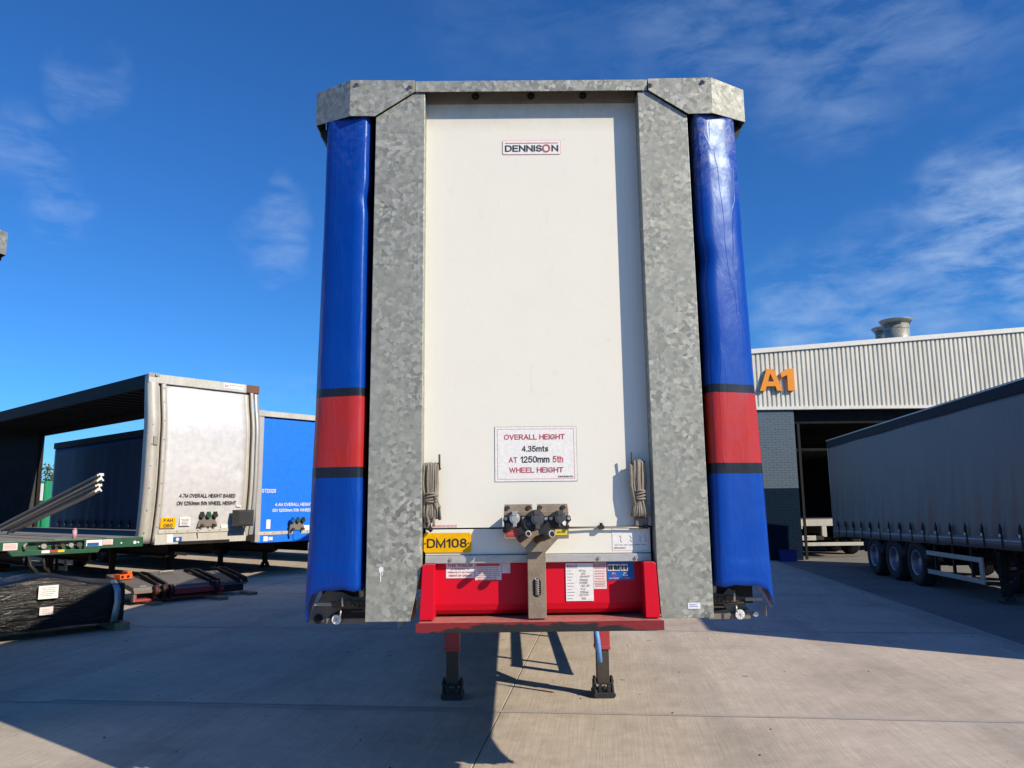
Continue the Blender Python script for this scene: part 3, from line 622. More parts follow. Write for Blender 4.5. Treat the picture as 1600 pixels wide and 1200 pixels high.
def side_guard(root, x, y0, y1, zt, zb, mat='guard', ztop=1.0):
    mb = MB(); h = 0.085
    mb.box(x-0.015,x+0.015,y0,y1,zt-h,zt); mb.box(x-0.015,x+0.015,y0,y1,zb,zb+h)
    mb.box(x-0.016,x+0.016,y0-0.10,y0+0.02,zb-0.004,zt+0.004)
    s = part('side_guard', mb, mat, root, 0.006)
    for y in (y0+0.35, (y0+y1)/2, y1-0.3):
        mb = MB(); mb.box(x-0.055,x-0.017,y-0.03,y+0.03,zb,ztop) if x > 0 else mb.box(x+0.017,x+0.055,y-0.03,y+0.03,zb,ztop)
        part('guard_stay', mb, 'chassis', s)
def axles(root, ys, z, mat='chassis', w=1.0):
    for y in ys:
        mb = MB(); mb.cyl((-w,y,z), (w,y,z), 0.065, 10)
        for sx in (-1,1): mb.cyl((sx*0.47,y+0.22,z-0.02), (sx*0.47,y+0.22,z+0.28), 0.12, 12); mb.bar((sx*0.47,y-0.45,z+0.15), (sx*0.47,y+0.25,z-0.06), 0.09, 0.07)
        part('axle', mb, mat, root)
def mudguard(root, x, y, r, z, half=0.17):
    rows = []
    for k in range(13):
        t = math.pi*(0.06+0.88*k/12); rows.append([(x-half, y+r*math.cos(t), z+r*math.sin(t)), (x+half, y+r*math.cos(t), z+r*math.sin(t))])
    part('mudguard', MB().grid(rows), 'plastic', root, solid=0.012)
def strap_mesh(h_web, zb, zt):
    """one curtain strap with its buckle and hook: local origin on the curtain surface, facing -x"""
    mb = MB(); mb.box(-0.010,-0.004,-0.024,0.024,zb,zt); return mb
def curtain_straps(root, side, x, ys, hem, web=0.36, mat='black', slope=0.0):
    mb = MB(); mb.box(-0.007,-0.002,-0.024,0.024,0.012,web); a = mb.mesh('strap', M[mat])
    mb = MB(); mb.box(-0.030,-0.007,-0.032,0.032,web-0.10,web-0.02); mb.prism_x([(-0.03,web-0.02),(0.03,web-0.02),(0.0,web+0.05)], -0.026, -0.008); mb.box(-0.034,-0.029,-0.02,0.02,web-0.16,web-0.11); b = mb.mesh('buckle', M['chassis'])
    mb = MB(); mb.box(-0.036,-0.030,-0.022,0.022,web-0.15,web-0.105); c = mb.mesh('tongue', M['zinc'])
    for y in ys:
        o = link('strap', a, root, (x, y, hem+slope*y)); 
        if side > 0: o.scale = (-1, 1, 1)
        link('buckle', b, o); link('tongue', c, o)

# ------------------------------------------------------------------ the main trailer, seen square on
def ropes_hang(root, x, y):
    pass

def main_trailer(curtain='curtain', dressed=True, loc=(0,0,0), rz=0.0, label='', name='curtainside_trailer'):
    T = thing(name, loc, rz, label, 'trailer', 'parked lorry trailers')
    Lg = 13.6
    # --- headboard
    mb = MB(); mb.box(-0.625,0.625,0.10,0.14,1.556,4.075); part('headboard_panel', mb, 'white', T)
    mb = MB(); mb.box(-0.614,0.614,0.088,0.14,1.412,1.548); part('lower_panel', mb, 'white', T, 0.003)
    mb = MB(); mb.box(-0.93,0.93,0.142,0.17,1.375,4.07); part('headboard_backing', mb, 'void', T)
    mb = MB(); mb.box(-0.612,0.612,0.070,0.13,1.368,1.410); rl = part('kick_rail', mb, 'alu', T, 0.003)
    for x in (-0.47,-0.24,0.33,0.53): part('rail_bolt', MB().cyl((x,0.071,1.39), (x,0.060,1.39), 0.009, 8), 'zinc', rl)
    mb = MB(); mb.box(-0.622,0.622,0.084,0.105,4.045,4.125); hs = part('header_strip', mb, 'dust', T)
    for x in (-0.33,0.0,0.31): part('header_bolt', MB().cyl((x,0.085,4.085), (x,0.060,4.085), 0.013, 8).cyl((x,0.085,4.085),(x,0.078,4.085),0.022,10), 'chassis', hs)
    # --- galvanised pillars, folded with a return lip
    for sx in (-1, 1):
        pl = [(0.622,4.062),(0.684,4.062),(0.906,3.912),(0.918,1.078),(0.655 if sx > 0 else 0.682,1.078),(0.627,1.335)]
        if sx > 0: pl[4] = (0.640,1.078)
        mb = MB(); mb.prism_y([(sx*x, z) for x, z in pl], 0.0, 0.006)
        # inner and outer returns, running back to the headboard
        for (xa, za), (xb, zb) in ((pl[0], pl[5]), (pl[3], pl[2]), (pl[4], pl[3])):
            d = Vector((xb-xa, zb-za)).normalized(); n = Vector((-d.y, d.x))
            if (Vector((0.77, 2.5))-Vector((xa, za))).dot(n) < 0: n = -n
            q = [(xa, za), (xb, zb), (xb+n.x*0.006, zb+n.y*0.006), (xa+n.x*0.006, za+n.y*0.006)]
            mb.prism_y([(sx*x, z) for x, z in q], 0.0065, 0.14 if za != zb else 0.06)
        part('pillar', mb, 'galv', T, 0.0025, fix=True)
        mb = MB(); mb.box(min(sx*0.70, sx*0.93), max(sx*0.70, sx*0.93), 0.20, 0.42, 1.050, 1.30); part('front_beam', mb, 'chassis_red', T, 0.004)
        # --- dark strip added to stand for the shade in the curtain gap
        mb = MB(); mb.box(min(sx*0.90,sx*1.16), max(sx*0.90,sx*1.16), 0.30, 0.45, 1.25, 3.95); part('gap_backing', mb, 'void', T)
    # --- cap along the top
    mb = MB(); mb.box(-0.678,0.676,-0.012,-0.006,4.064,4.132); mb.box(-0.678,0.676,-0.0055,0.30,4.126,4.132)
    hb = part('header_bar', mb, 'galv', T, 0.002)
    for sx in (-1, 1):
        mb = MB()
        fr = [(0.682,4.134),(1.055,4.138),(1.055,3.914),(0.910,3.912),(0.682,4.062)]
        mb.prism_y([(sx*x, z) for x, z in fr], -0.018, -0.012)
        # chamfered end folded back, then the side return
        for (xa, ya), (xb, yb) in (((1.055,-0.018), (1.288,0.13)), ((1.288,0.13), (1.290,0.36))):
            vs = [(sx*xa,ya,3.914 if ya < 0 else 3.934),(sx*xb,yb,3.934),(sx*xb,yb,4.142),(sx*xa,ya,4.138 if ya < 0 else 4.142)]
            d = Vector((xb-xa, yb-ya)).normalized(); n = Vector((-d.y, d.x))*0.006
            vs += [(x+sx*n.x, y+n.y, z) for x, y, z in vs]
            mb.add(vs, [(0,1,2,3),(7,6,5,4),(0,4,5,1),(1,5,6,2),(2,6,7,3),(3,7,4,0)])
        top = [(0.682,-0.012),(1.053,-0.012),(1.286,0.134),(1.286,0.36),(0.682,0.36)]
        mb.prism_z([(sx*x, y) for x, y in top], 4.122, 4.132)
        c = part('corner_cap', mb, 'galv', T, 0.0015, fix=True)
        for x, z in ((0.700,4.096),(1.01,4.114)): part('cap_bolt', MB().cyl((sx*x,-0.018,z), (sx*x,-0.024,z), 0.016, 12).cyl((sx*x,-0.024,z), (sx*x,-0.036,z), 0.010, 6), 'steel', c)
        for z in (4.06, 3.985): part('cap_bolt', MB().cyl((sx*1.289,0.24,z), (sx*1.302,0.24,z), 0.010, 6), 'steel', c)
        # dark slider housing under the cap end
        mb = MB(); mb.prism_y([(sx*1.275,3.94),(sx*1.275,3.90),(sx*1.225,3.835),(sx*0.99,3.835),(sx*0.99,3.94)], 0.20, 0.36)
        part('slider_housing', mb, 'black', T)
        # top rail down the side
        mb = MB(); mb.box(min(sx*1.215,sx*1.282), max(sx*1.215,sx*1.282), 0.36, Lg, 3.90, 4.12); part('top_rail', mb, 'alu', T, 0.006)
    # --- curtains: one sheet that turns the front corner and runs down the side
    for sx in (-1, 1):
        prof = [(0.960,0.30),(0.950,0.14),(0.947,0.06),(0.950,0.024),(0.958,0.006),(0.972,-0.002),(1.03,0.014),(1.08,0.028),(1.13,0.043),(1.165,0.056),(1.193,0.072),(1.208,0.100),(1.214,0.17),(1.220,0.30),(1.226,0.55)]
        ys = [0.9,1.3,1.7,2.2,2.8,3.5,4.4,5.4,6.5,7.7,9.0,10.4,11.9,13.5]
        prof += [(1.240, y) for y in ys]
        nz = 86; rows = []
        for j in range(nz+1):
            t = j/nz; row = []
            for i, (x, y) in enumerate(prof):
                if i <= 8: zb = 1.238 + 0.006*math.sin(i*2.3)
                elif i <= 13: zb = ([1.215,1.165,1.125,1.105,1.16] if sx > 0 else [1.215,1.15,1.09,1.052,1.13])[i-9]
                elif y < 0.6: zb = 1.22
                else: zb = 1.225
                z = zb + (3.93-zb)*t
                fl = 0.050*(1-t)**1.5 if i >= 9 else 0.030*(1-t)**1.5*max(0, i-4)/5      # sheet flares outwards lower down
                if sx > 0: fl *= 1.25
                if i < 14:   # hand-pulled creases in the front return
                    p = Vector((x*7+sx*9, y*7, z*1.7)); w = noise.noise(p)*0.006 + noise.noise(p*2.7)*0.003
                    if sx > 0: w += (noise.noise(Vector((x*14+3, 7.7, z*9+x*14)))*0.007+abs(noise.noise(Vector((x*9-z*5, 2.2, z*6+x*8))))*0.010)*min(1, max(0, (z-2.7)))
                    w += -0.007*math.exp(-((z-1.335+0.06*(x-1.1))/0.012)**2) - 0.004*math.exp(-((z-3.72+0.1*(x-1.1))/0.010)**2)*(1 if sx > 0 else 0)
                    dent = math.exp(-((z-3.05)/0.10)**2)*0.022 + math.exp(-((z-2.60)/0.25)**2)*0.010 if sx > 0 else math.exp(-((z-3.42)/0.06)**2)*0.012
                    if 3 <= i <= 5: w += dent
                    if 5 <= i <= 9: w += -0.012*math.sin(math.pi*t)*(1 if sx > 0 else 0.6)
                    fx = 0.004*noise.noise(Vector((z*2.3, sx*4, 1.5)))
                    if i < 5: fx += dent*0.9
                    row.append((sx*(x+fl+fx), y+w, z))
                else:
                    w = 0.010*noise.noise(Vector((y*1.3, z*0.4, sx*5))) + 0.007*noise.noise(Vector((y*3, z*1.2, sx)))
                    row.append((sx*(x+fl+w), y, z))
            rows.append(row)
        part('curtain', MB().grid(rows), curtain, T, solid=0.004, fix=True)
        curtain_straps(T, sx, sx*1.262, [1.2+0.62*k for k in range(20)], 1.225, 0.34)
    # --- body behind
    mb = MB(); mb.box(-1.21,1.21,0.31,Lg,4.085,4.115); part('roof', mb, 'plyw', T)
    mb = MB(); mb.box(-1.20,1.20,0.43,Lg,1.26,1.36); part('deck', mb, 'wood', T)
    mb = MB(); mb.box(-1.22,-0.004,Lg-0.05,Lg,1.30,4.08); part('rear_door', mb, 'white', T)
    mb = MB(); mb.box(0.004,1.22,Lg-0.05,Lg,1.30,4.08); part('rear_door', mb, 'white', T)
    mb = MB(); mb.box(-1.235,-1.205,0.43,Lg,1.24,1.37); mb.box(1.205,1.235,0.43,Lg,1.24,1.37); part('side_rail', mb, 'chassis_red', T)
    # --- chassis
    mb = MB(); ibeam(mb,-0.5,0.45,Lg-0.1,1.06,1.255); ibeam(mb,0.5,0.45,Lg-0.1,1.06,1.255)
    ibeam(mb,-0.5,3.6,Lg-0.1,0.85,1.05); ibeam(mb,0.5,3.6,Lg-0.1,0.85,1.05)
    part('chassis_beam', mb, 'chassis_red', T)
    mb = MB()
    for k in range(22): y = 0.9+0.58*k; mb.box(-1.02,-0.57,y-0.03,y+0.03,1.15,1.255); mb.box(-0.43,0.43,y-0.03,y+0.03,1.15,1.255); mb.box(0.57,1.02,y-0.03,y+0.03,1.15,1.255)
    part('crossmember', mb, 'chassis_red', T)
    mb = MB(); mb.box(-0.60,0.60,0.30,2.2,1.034,1.055); part('coupling_plate', mb, 'greasy', T)
    mb = MB(); mb.cyl((0,1.1,1.03),(0,1.1,0.94),0.045,14); mb.cyl((0,1.1,0.985),(0,1.1,0.965),0.06,14); part('kingpin', mb, 'steel', T)
    for sx in (-1,1):
        l = landing_leg(T, sx*0.667, 2.97, 1.06, 'leg_red', 'rust', split=0.40)
        mb = MB(); mb.bar((sx*0.667,3.05,0.62),(sx*0.55,3.9,1.02),0.05,0.05); part('brace', mb, 'chassis_red', l)
    mb = MB(); mb.bar((-0.6,2.97,0.74),(0.6,2.97,0.74),0.05,0.05); mb.cyl((-0.6,2.97,0.83),(0.9,2.97,0.83),0.018,8); part('leg_crossbar', mb, 'chassis_red', T)
    mb = MB(); mb.tube([(0.60,2.86,0.78),(0.60,2.80,0.70),(0.600,2.80,0.585)],0.012,8); h = part('winding_handle', mb, 'steel', T)
    mb = MB(); mb.tube([(0.600,2.80,0.585),(0.612,2.80,0.50),(0.628,2.80,0.315)],0.022,10); part('grip', mb, 'handle', h)
    for sx in (-1,1): side_guard(T, sx*1.19, 3.35, 7.6, 1.02, 0.56, 'guard', 1.25)
    for y in (9.0,10.31,11.62):
        for sx in (-1,1): wheel(T, sx*1.03, y, sx, 0.52, random.random()*6); mudguard(T, sx*1.03, y, 0.62, 0.50)
    axles(T, (9.0,10.31,11.62), 0.52, 'chassis_red', 0.9)
    mb = MB(); mb.box(-1.1,1.1,Lg-0.15,Lg-0.05,0.45,0.57); mb.box(-0.55,-0.45,Lg-0.15,Lg-0.06,0.57,1.06); mb.box(0.45,0.55,Lg-0.15,Lg-0.06,0.57,1.06); part('underrun_bar', mb, 'guard', T)
    mb = MB(); mb.box(0.470,0.512,0.55,0.60,0.955,1.050); part('tie_bracket', mb, 'label', T)
    # --- red coupling recess
    mb = MB(); mb.prism_x([(0.108,1.40),(0.108,1.150),(0.116,1.118),(0.135,1.098),(0.175,1.086),(0.185,1.086),(0.185,1.40)], -0.60, 0.60); part('recess_back', mb, 'red', T)
    for sx in (-1,1):
        mb = MB(); mb.prism_y([(sx*0.553,1.372),(sx*0.604,1.372),(sx*0.617,1.36),(sx*0.630,1.086),(sx*0.556,1.086)], -0.022, -0.014)
        mb.add([(sx*0.609,-0.0135,1.368),(sx*0.609,0.249,1.368),(sx*0.622,0.249,1.088),(sx*0.622,-0.0135,1.088),(sx*0.617,-0.0135,1.366),(sx*0.617,0.249,1.366),(sx*0.630,0.249,1.088),(sx*0.630,-0.0135,1.088)],
               [(0,1,2,3),(7,6,5,4),(0,4,5,1),(1,5,6,2),(2,6,7,3),(3,7,4,0)])
        mb.prism_x([(-0.0135,1.366),(0.249,1.366),(0.249,1.088),(-0.0135,1.088)], sx*0.557, sx*0.561)
        part('recess_wing', mb, 'red', T, 0.003, fix=True)
    mb = MB(); mb.box(-0.632,0.632,-0.088,0.249,1.066,1.0795); part('recess_floor', mb, 'red', T, 0.002)
    mb = MB(); mb.box(-0.640,0.634,-0.100,-0.0885,1.034,1.0815); mb.box(-0.60,0.60,-0.088,0.298,1.031,1.040)
    part('recess_lip', mb, 'greasy', T)
    if not dressed: return T
    # --- labels in the recess
    yb = 0.1065
    n_before = set(COL.objects)
    def label(x0,x1,z0,z1,mat,y=yb,name='sticker'):
        return part(name, MB().box(x0,x1,y-0.0016,y,z0,z1), mat, T)
    y2 = yb-0.0028
    l = label(-0.513,-0.353,1.274,1.361,'label')
    text('lettering','THIS TRAILER','redink',l,-0.433,y2,1.344,0.142,0.019,bold=0.02)
    for s_,z,w in (('IS DESIGNED TO',1.324,0.105),('OPERATE AT 5th WHEEL',1.306,0.142),('HEIGHT OF 1250mm',1.288,0.128)): text('lettering',s_,'redink',l,-0.433,y2,z,w,0.0105,bold=0.015)
    l = label(-0.350,-0.201,1.262,1.359,'pinklabel')
    mb = MB(); printed_lines(mb,-0.342,-0.209,[1.329-0.0105*k for k in range(7)],y2+0.0006,0.0042); part('lettering', mb, 'pinkink', l)
    mb = MB(); mb.box(-0.344,-0.211,y2,y2+0.0008,1.338,1.352); part('heading_bar', mb, 'redink', l)
    label(-0.199,-0.152,1.298,1.357,'pinklabel')
    l = label(0.159,0.313,1.142,1.349,'label',yb-0.003); yf = yb-0.0058
    text('lettering','BOALLOY','redink',l,0.196,yf,1.334,0.060,0.013,bold=0.02)
    mb = MB()
    for k in range(10): mb.box(0.167,0.167+0.022+0.022*((k*37)%10)/10,yf,yf+0.0008,1.306-0.0168*k,1.3085-0.0168*k)
    mb.box(0.167,0.225,yf,yf+0.0008,1.322,1.3245); part('form_lines', mb, 'greyink', l)
    for k, s_ in enumerate(('3w-10A','20.5','Dennison','009320','13V5998','Dec 29','w 32','1250mm','Oct 5 01','9.00')):
        text('handwriting',s_,'ink',l,0.233+0.004*((k*7)%4),yf,1.308-0.0168*k,None,0.0115,align='LEFT',rot=0.05*((k%3)-1),stroke=0.10)
    l = label(0.3145,0.388,1.206,1.351,'pinklabel')
    mb = MB(); mb.box(0.317,0.383,y2,y2+0.0008,1.328,1.344); part('heading_bar', mb, 'redink', l)
    text('lettering','BRITISH','label',l,0.350,y2-0.001,1.336,0.056,0.009,bold=0.02)
    mb = MB(); printed_lines(mb,0.319,0.384,[1.320,1.304,1.290,1.276,1.262,1.248,1.238,1.230,1.222],y2+0.0006,0.0036,words=3); part('lettering', mb, 'pinkink', l)
    l = label(0.391,0.545,1.253,1.352,'bluelabel')
    for x0, x1 in ((0.396,0.464),(0.470,0.508)):
        mb = MB(); mb.box(x0,x1,y2,y2+0.0008,1.305,1.341); part('picture', mb, 'whiteink', l)
    mb = MB()
    for x, w in ((0.399,0.010),(0.412,0.012),(0.430,0.020),(0.453,0.009),(0.473,0.012),(0.490,0.014)):
        mb.prism_y([(x,1.312),(x+w,1.308),(x+w*1.2,1.326),(x+w*0.5,1.336),(x,1.330)], y2-0.0012, y2-0.0004)
    part('picture_shapes', mb, 'ink', l)
    for x, a, b_ in ((0.430,'ALL','LOW TRAILERS'),(0.495,'ALL','LOW TRAILERS')):
        text('lettering',a,'whiteink',l,x,y2,1.292,0.022,0.009); text('lettering',b_,'whiteink',l,x,y2,1.264,0.055,0.008)
        mb = MB(); mb.box(x-0.013,x+0.013,y2,y2+0.0008,1.274,1.283); part('heading_bar', mb, 'redlabel' if x < 0.45 else 'whiteink', l)
    k_ = 4.288/4.432      # label sizes were measured on a deeper plane
    for o in [o for o in COL.objects if o not in n_before]:
        if o.parent == T and o.type == 'MESH':
            o.scale = (k_, 1, k_); o.location = (-0.163*(1-k_), 0, 1.679*(1-k_))
    # --- signs on the headboard
    y0 = 0.0995
    s_ = part('height_sign', MB().box(-0.232,0.2245,y0-0.0018,y0,1.803,2.108), 'ink', T)
    part('sign_face', MB().box(-0.2305,0.223,y0-0.0030,y0-0.0019,1.8045,2.1065), 'label', s_)
    mb = MB()
    for (a,b,c,d) in ((-0.217,0.210,2.0935,2.0955),(-0.217,0.210,1.8165,1.8185),(-0.217,-0.215,1.8186,2.0934),(0.208,0.210,1.8186,2.0934)): mb.box(a,b,y0-0.0038,y0-0.0030,c,d)
    part('border_line', mb, 'pinkink', s_)
    yt = y0-0.0042
    text('lettering','OVERALL HEIGHT','redink',s_,-0.010,yt,2.050,0.338,0.037,bold=0.008)
    text('lettering','4.35mts','ink',s_,-0.009,yt,1.986,0.150,0.037,bold=0.008)
    text('lettering','AT','redink',s_,-0.131,yt,1.925,0.048,0.036,bold=0.008); text('lettering','1250mm','ink',s_,-0.009,yt,1.925,0.162,0.036,bold=0.008); text('lettering','5th','redink',s_,0.118,yt,1.925,0.058,0.037,bold=0.008)
    text('lettering','WHEEL HEIGHT','redink',s_,-0.003,yt,1.866,0.300,0.036,bold=0.008)
    text('lettering','DENNISON','ink',s_,0.160,yt,1.829,0.082,0.011,bold=0.01)
    s_ = part('maker_badge', MB().prism_y([(-0.173,3.729),(-0.166,3.722),(0.166,3.722),(0.173,3.729),(0.173,3.806),(0.166,3.813),(-0.166,3.813),(-0.173,3.806)], y0-0.0018, y0), 'pinkink', T)
    part('badge_face', MB().prism_y([(-0.1705,3.730),(-0.165,3.7245),(0.165,3.7245),(0.1705,3.730),(0.1705,3.805),(0.165,3.8105),(-0.165,3.8105),(-0.1705,3.805)], y0-0.0030, y0-0.0019), 'label', s_)
    part('red_rule', MB().box(-0.157,0.157,y0-0.0042,y0-0.0031,3.7915,3.7955), 'redink', s_)
    text('lettering','DENNIS','ink',s_,-0.0475,yt-0.0006,3.760,0.219,0.050,bold=0.018); text('lettering','O','redink',s_,0.0865,yt-0.0006,3.760,0.046,0.050,bold=0.018); text('lettering','N','ink',s_,0.138,yt-0.0006,3.760,0.040,0.049,bold=0.018)
    s_ = part('number_plate', MB().prism_y([(-0.622,1.433),(-0.614,1.425),(-0.372,1.425),(-0.364,1.433),(-0.364,1.522),(-0.372,1.530),(-0.614,1.530),(-0.622,1.522)], 0.080, 0.0875), 'plate', T, 0.002)
    text('lettering','DM108','ink',s_,-0.495,0.0788,1.477,0.218,0.058,bold=0.012)
    mb = MB()
    for x in (-0.613,-0.379): mb.cyl((x,0.080,1.474),(x,0.078,1.474),0.0042,8)
    part('plate_screw', mb, 'ink', s_)
    # label low on the right and small print strip on the left
    l = label(0.405,0.602,1.4255,1.545,'label',0.0875)
    mb = MB(); printed_lines(mb,0.412,0.595,[1.455],0.0855,0.004,0.05,6); part('form_lines', mb, 'greyink', l)
    mb = MB()
    for x in (0.445,0.50,0.55,0.58): mb.tube([(x,0.0852,1.505),(x+0.010,0.0852,1.494),(x+0.004,0.0852,1.480),(x+0.012,0.0852,1.470)],0.0014,4)
    part('handwriting', mb, 'greyink', l)
    text('lettering','DENNISON','redink',l,0.445,0.0848,1.439,0.062,0.010,bold=0.02)
    l = label(-0.575,-0.44,1.559,1.575,'pinklabel',0.0995); mb = MB(); printed_lines(mb,-0.573,-0.442,[1.567],0.0978,0.006,0.02,7); part('lettering', mb, 'pinkink', l)
    l = label(0.782,0.848,1.125,1.156,'label',-0.0004); mb = MB(); printed_lines(mb,0.788,0.842,[1.146,1.137],-0.0020,0.003,0.3,4); part('lettering', mb, 'bluelabel', l)
    # white paint splash with a run on the left pillar
    mb = MB(); poly = []
    for k in range(14): t = 2*math.pi*k/14; rr = 0.017*(0.7+0.5*random.random()); poly.append((-0.838+rr*math.cos(t)*0.9, 1.347+rr*math.sin(t)))
    mb.prism_y(poly, -0.0014, -0.0004); mb.box(-0.842,-0.837,-0.0016,-0.0004,1.282,1.335); mb.box(-0.832,-0.829,-0.0016,-0.0004,1.315,1.335); part('paint_splash', mb, 'label', T)
    # --- air line bracket (gladhand post)
    mb = MB(); mb.prism_y([(-0.060,1.0865),(0.034,1.0865),(0.036,1.43),(-0.061,1.43)], -0.012, -0.006)
    mb.box(-0.060,-0.0545,-0.0055,0.10,1.0865,1.43); mb.box(0.0305,0.036,-0.0055,0.10,1.0865,1.43)
    post = part('airline_post', mb, 'bracket', T, 0.002)
    mb = MB(); pts = []
    for k in range(20):
        t = 2*math.pi*k/20; pts.append((-0.013+0.021*math.cos(t), 1.245+0.021*math.sin(t)+(0.027 if math.sin(t) > 0 else -0.027)))
    mb.prism_y(pts, -0.0145, -0.0122); part('slot', mb, 'void', post)
    mb = MB(); mb.tube([(-0.013+0.010*math.cos(k*0.9), -0.016+0.003*math.sin(k*0.9), 1.205+0.085*k/60) for k in range(61)],0.0032,5); part('coil_cable', mb, 'steel', post)
    mb = MB(); mb.prism_y([(-0.061,1.431),(0.036,1.431),(0.100,1.497),(0.158,1.499),(0.158,1.640),(-0.184,1.640),(-0.184,1.499),(-0.118,1.499)], -0.052, -0.046)
    for x0, x1 in ((-0.184,-0.030),(-0.010,0.158)):
        mb.add([(x0,-0.052,1.6405),(x1,-0.052,1.6405),(x1-0.004,-0.040,1.680),(x0+0.004,-0.040,1.680),(x0,-0.046,1.6405),(x1,-0.046,1.6405),(x1-0.004,-0.034,1.680),(x0+0.004,-0.034,1.680)],
               [(0,1,2,3),(7,6,5,4),(0,4,5,1),(1,5,6,2),(2,6,7,3),(3,7,4,0)])
    mb.box(-0.184,-0.178,-0.0455,0.09,1.50,1.62); mb.box(0.152,0.158,-0.0455,0.09,1.55,1.62)
    yo = part('socket_plate', mb, 'bracket', T, 0.0015, fix=True)
    for x in (-0.165,-0.052,0.006,0.130): part('plate_bolt', MB().cyl((x,-0.040,1.660),(x,-0.058,1.658),0.010,6).cyl((x,-0.046,1.660),(x,-0.049,1.659),0.015,8), 'rust', yo)
    def socket(x, z, r, capmat, tilt=0.0, base=True, lever=True):
        mb = MB()
        if base:
            mb.cyl((x-0.008,-0.052,z-0.004),(x-0.008,-0.068,z-0.004),r*1.45,14)
            mb.prism_y([(x-0.062,z-0.010),(x-0.055,z+0.016),(x+0.055,z+0.012),(x+0.060,z-0.012),(x+0.02,z-0.05),(x-0.045,z-0.055)], -0.062, -0.053)
        mb.cyl((x,-0.06,z),(x,-0.105,z),r*0.92,16); so = part('socket', mb, 'black', T)
        mb = MB(); mb.cyl((x,-0.105,z),(x,-0.118,z),r,20); mb.cyl((x,-0.118,z),(x,-0.121,z),r*0.7,20)
        mb.box(x-r*0.5,x+r*0.5,-0.124,-0.100,z+r*0.55,z+r*1.35)
        if lever: mb.box(x-r*0.35,x+r*0.35,-0.124,-0.104,z-r*1.55,z-r*0.75)
        part('cap', mb, capmat, so, 0.003)
        mb = MB()
        for dx in (-0.047,0.047): mb.cyl((x+dx,-0.062,z-0.002),(x+dx,-0.070,z-0.002),0.009,8)
        part('socket_bolt', mb, 'zinc', so)
        return so
    socket(-0.127,1.607,0.027,'zinc'); socket(-0.008,1.605,0.034,'cap'); socket(0.112,1.606,0.029,'cap')
    # large round ABS socket body hung low and left of the middle one
    mb = MB(); mb.cyl((-0.052,-0.052,1.575),(-0.052,-0.085,1.575),0.042,18); mb.cyl((-0.052,-0.085,1.575),(-0.052,-0.095,1.575),0.030,18); so = part('socket', mb, 'black', T)
    mb = MB(); mb.cyl((-0.052,-0.095,1.578),(-0.052,-0.100,1.578),0.012,10); part('socket_pin', mb, 'cap', so)
    mb = MB(); mb.box(-0.172,-0.130,-0.082,-0.052,1.555,1.585); part('hose_clip', mb, 'cap', T, 0.004, loc=(0,0,0))
    mb = MB(); mb.box(-0.19,-0.172,-0.075,-0.05,1.535,1.565); mb.box(0.145,0.160,-0.072,-0.05,1.552,1.568); part('cable_clip', mb, 'black', T)
    mb = MB(); mb.prism_y([(0.118,1.583),(0.132,1.594),(0.140,1.586),(0.135,1.566),(0.124,1.572)], -0.132, -0.126); part('white_tag', mb, 'label', T)
    for (x, z, dx) in ((-0.058,1.530,-0.040),(0.063,1.527,-0.075)):
        mb = MB(); r0, r1 = 0.015, 0.019
        a = Vector((x+dx, -0.050, z-0.032)); b = Vector((x, -0.165, z)); mb.cyl(a, b, r1 if dx < -0.05 else r0+0.002, 14)
        tb = part('air_coupling', mb, 'rust', T)
        d = (b-a).normalized(); mb = MB()
        up = Vector((0,0,1)); u = d.cross(up).normalized(); w = d.cross(u)
        rr = 0.021 if dx < -0.05 else 0.017; n = 16
        ring = lambda p, q: [p+(u*math.cos(2*math.pi*i/n)+w*math.sin(2*math.pi*i/n))*q for i in range(n)]
        mb.add(ring(b+d*0.0015,rr)+ring(b+d*0.0015,rr*0.7)+ring(b-d*0.004,rr)+ring(b-d*0.004,rr*0.7), [(i,(i+1)%n,(i+1)%n+n,i+n) for i in range(n)]+[(i+2*n,(i+1)%n+2*n,(i+1)%n,i) for i in range(n)], True)
        part('coupling_ring', mb, 'steel', tb, fix=True)
        mb = MB(); mb.cyl(b+d*0.0004,b+d*0.0008,rr*0.72,14); part('bore', mb, 'void', tb)
    l = part('sticker', MB().box(-0.172,-0.106,-0.0545,-0.0525,1.512,1.545), 'redlabel', T); text('lettering','EMERGENCY','pinkink',l,-0.139,-0.0552,1.5285,0.050,0.008)
    l = part('sticker', MB().box(0.086,0.150,-0.0545,-0.0525,1.516,1.547), 'yellowlabel', T); text('lettering','SERVICE','ink',l,0.118,-0.0552,1.5315,0.044,0.008)
    # --- pipe across the lower panel with clips
    mb = MB(); mb.tube([(0.16,0.060,1.551),(0.30,0.066,1.552),(0.45,0.066,1.549),(0.60,0.066,1.546)],0.0055,8); pp = part('air_pipe', mb, 'steel', T)
    mb = MB()
    for x in (0.345,0.585): mb.box(x-0.014,x+0.014,0.050,0.098,1.542,1.562); mb.cyl((x,0.07,1.562),(x,0.07,1.575),0.009,8)
    part('pipe_clip', mb, 'black', pp)
    # --- rope hooks
    for x, z in ((-0.534,1.90),(-0.534,1.64),(0.52,1.90)):
        mb = MB(); mb.tube([(x,0.10,z-0.02),(x,0.045,z-0.02),(x,0.040,z+0.055)] if z > 1.8 else [(x,0.10,z+0.03),(x,0.045,z+0.03),(x,0.04,z-0.04)],0.0055,6); part('rope_hook', mb, 'rust', T)
    mb = MB(); mb.box(-0.615,-0.575,0.045,0.098,1.585,1.635); mb.box(0.530,0.600,0.060,0.098,1.556,1.600); part('rope_cleat', mb, 'dust', T, 0.004)
    mb = MB(); mb.tube([(-0.600,0.06,1.59),(-0.588,0.055,1.555),(-0.575,0.06,1.545)],0.014,8); part('rubber_stop', mb, 'black', T)
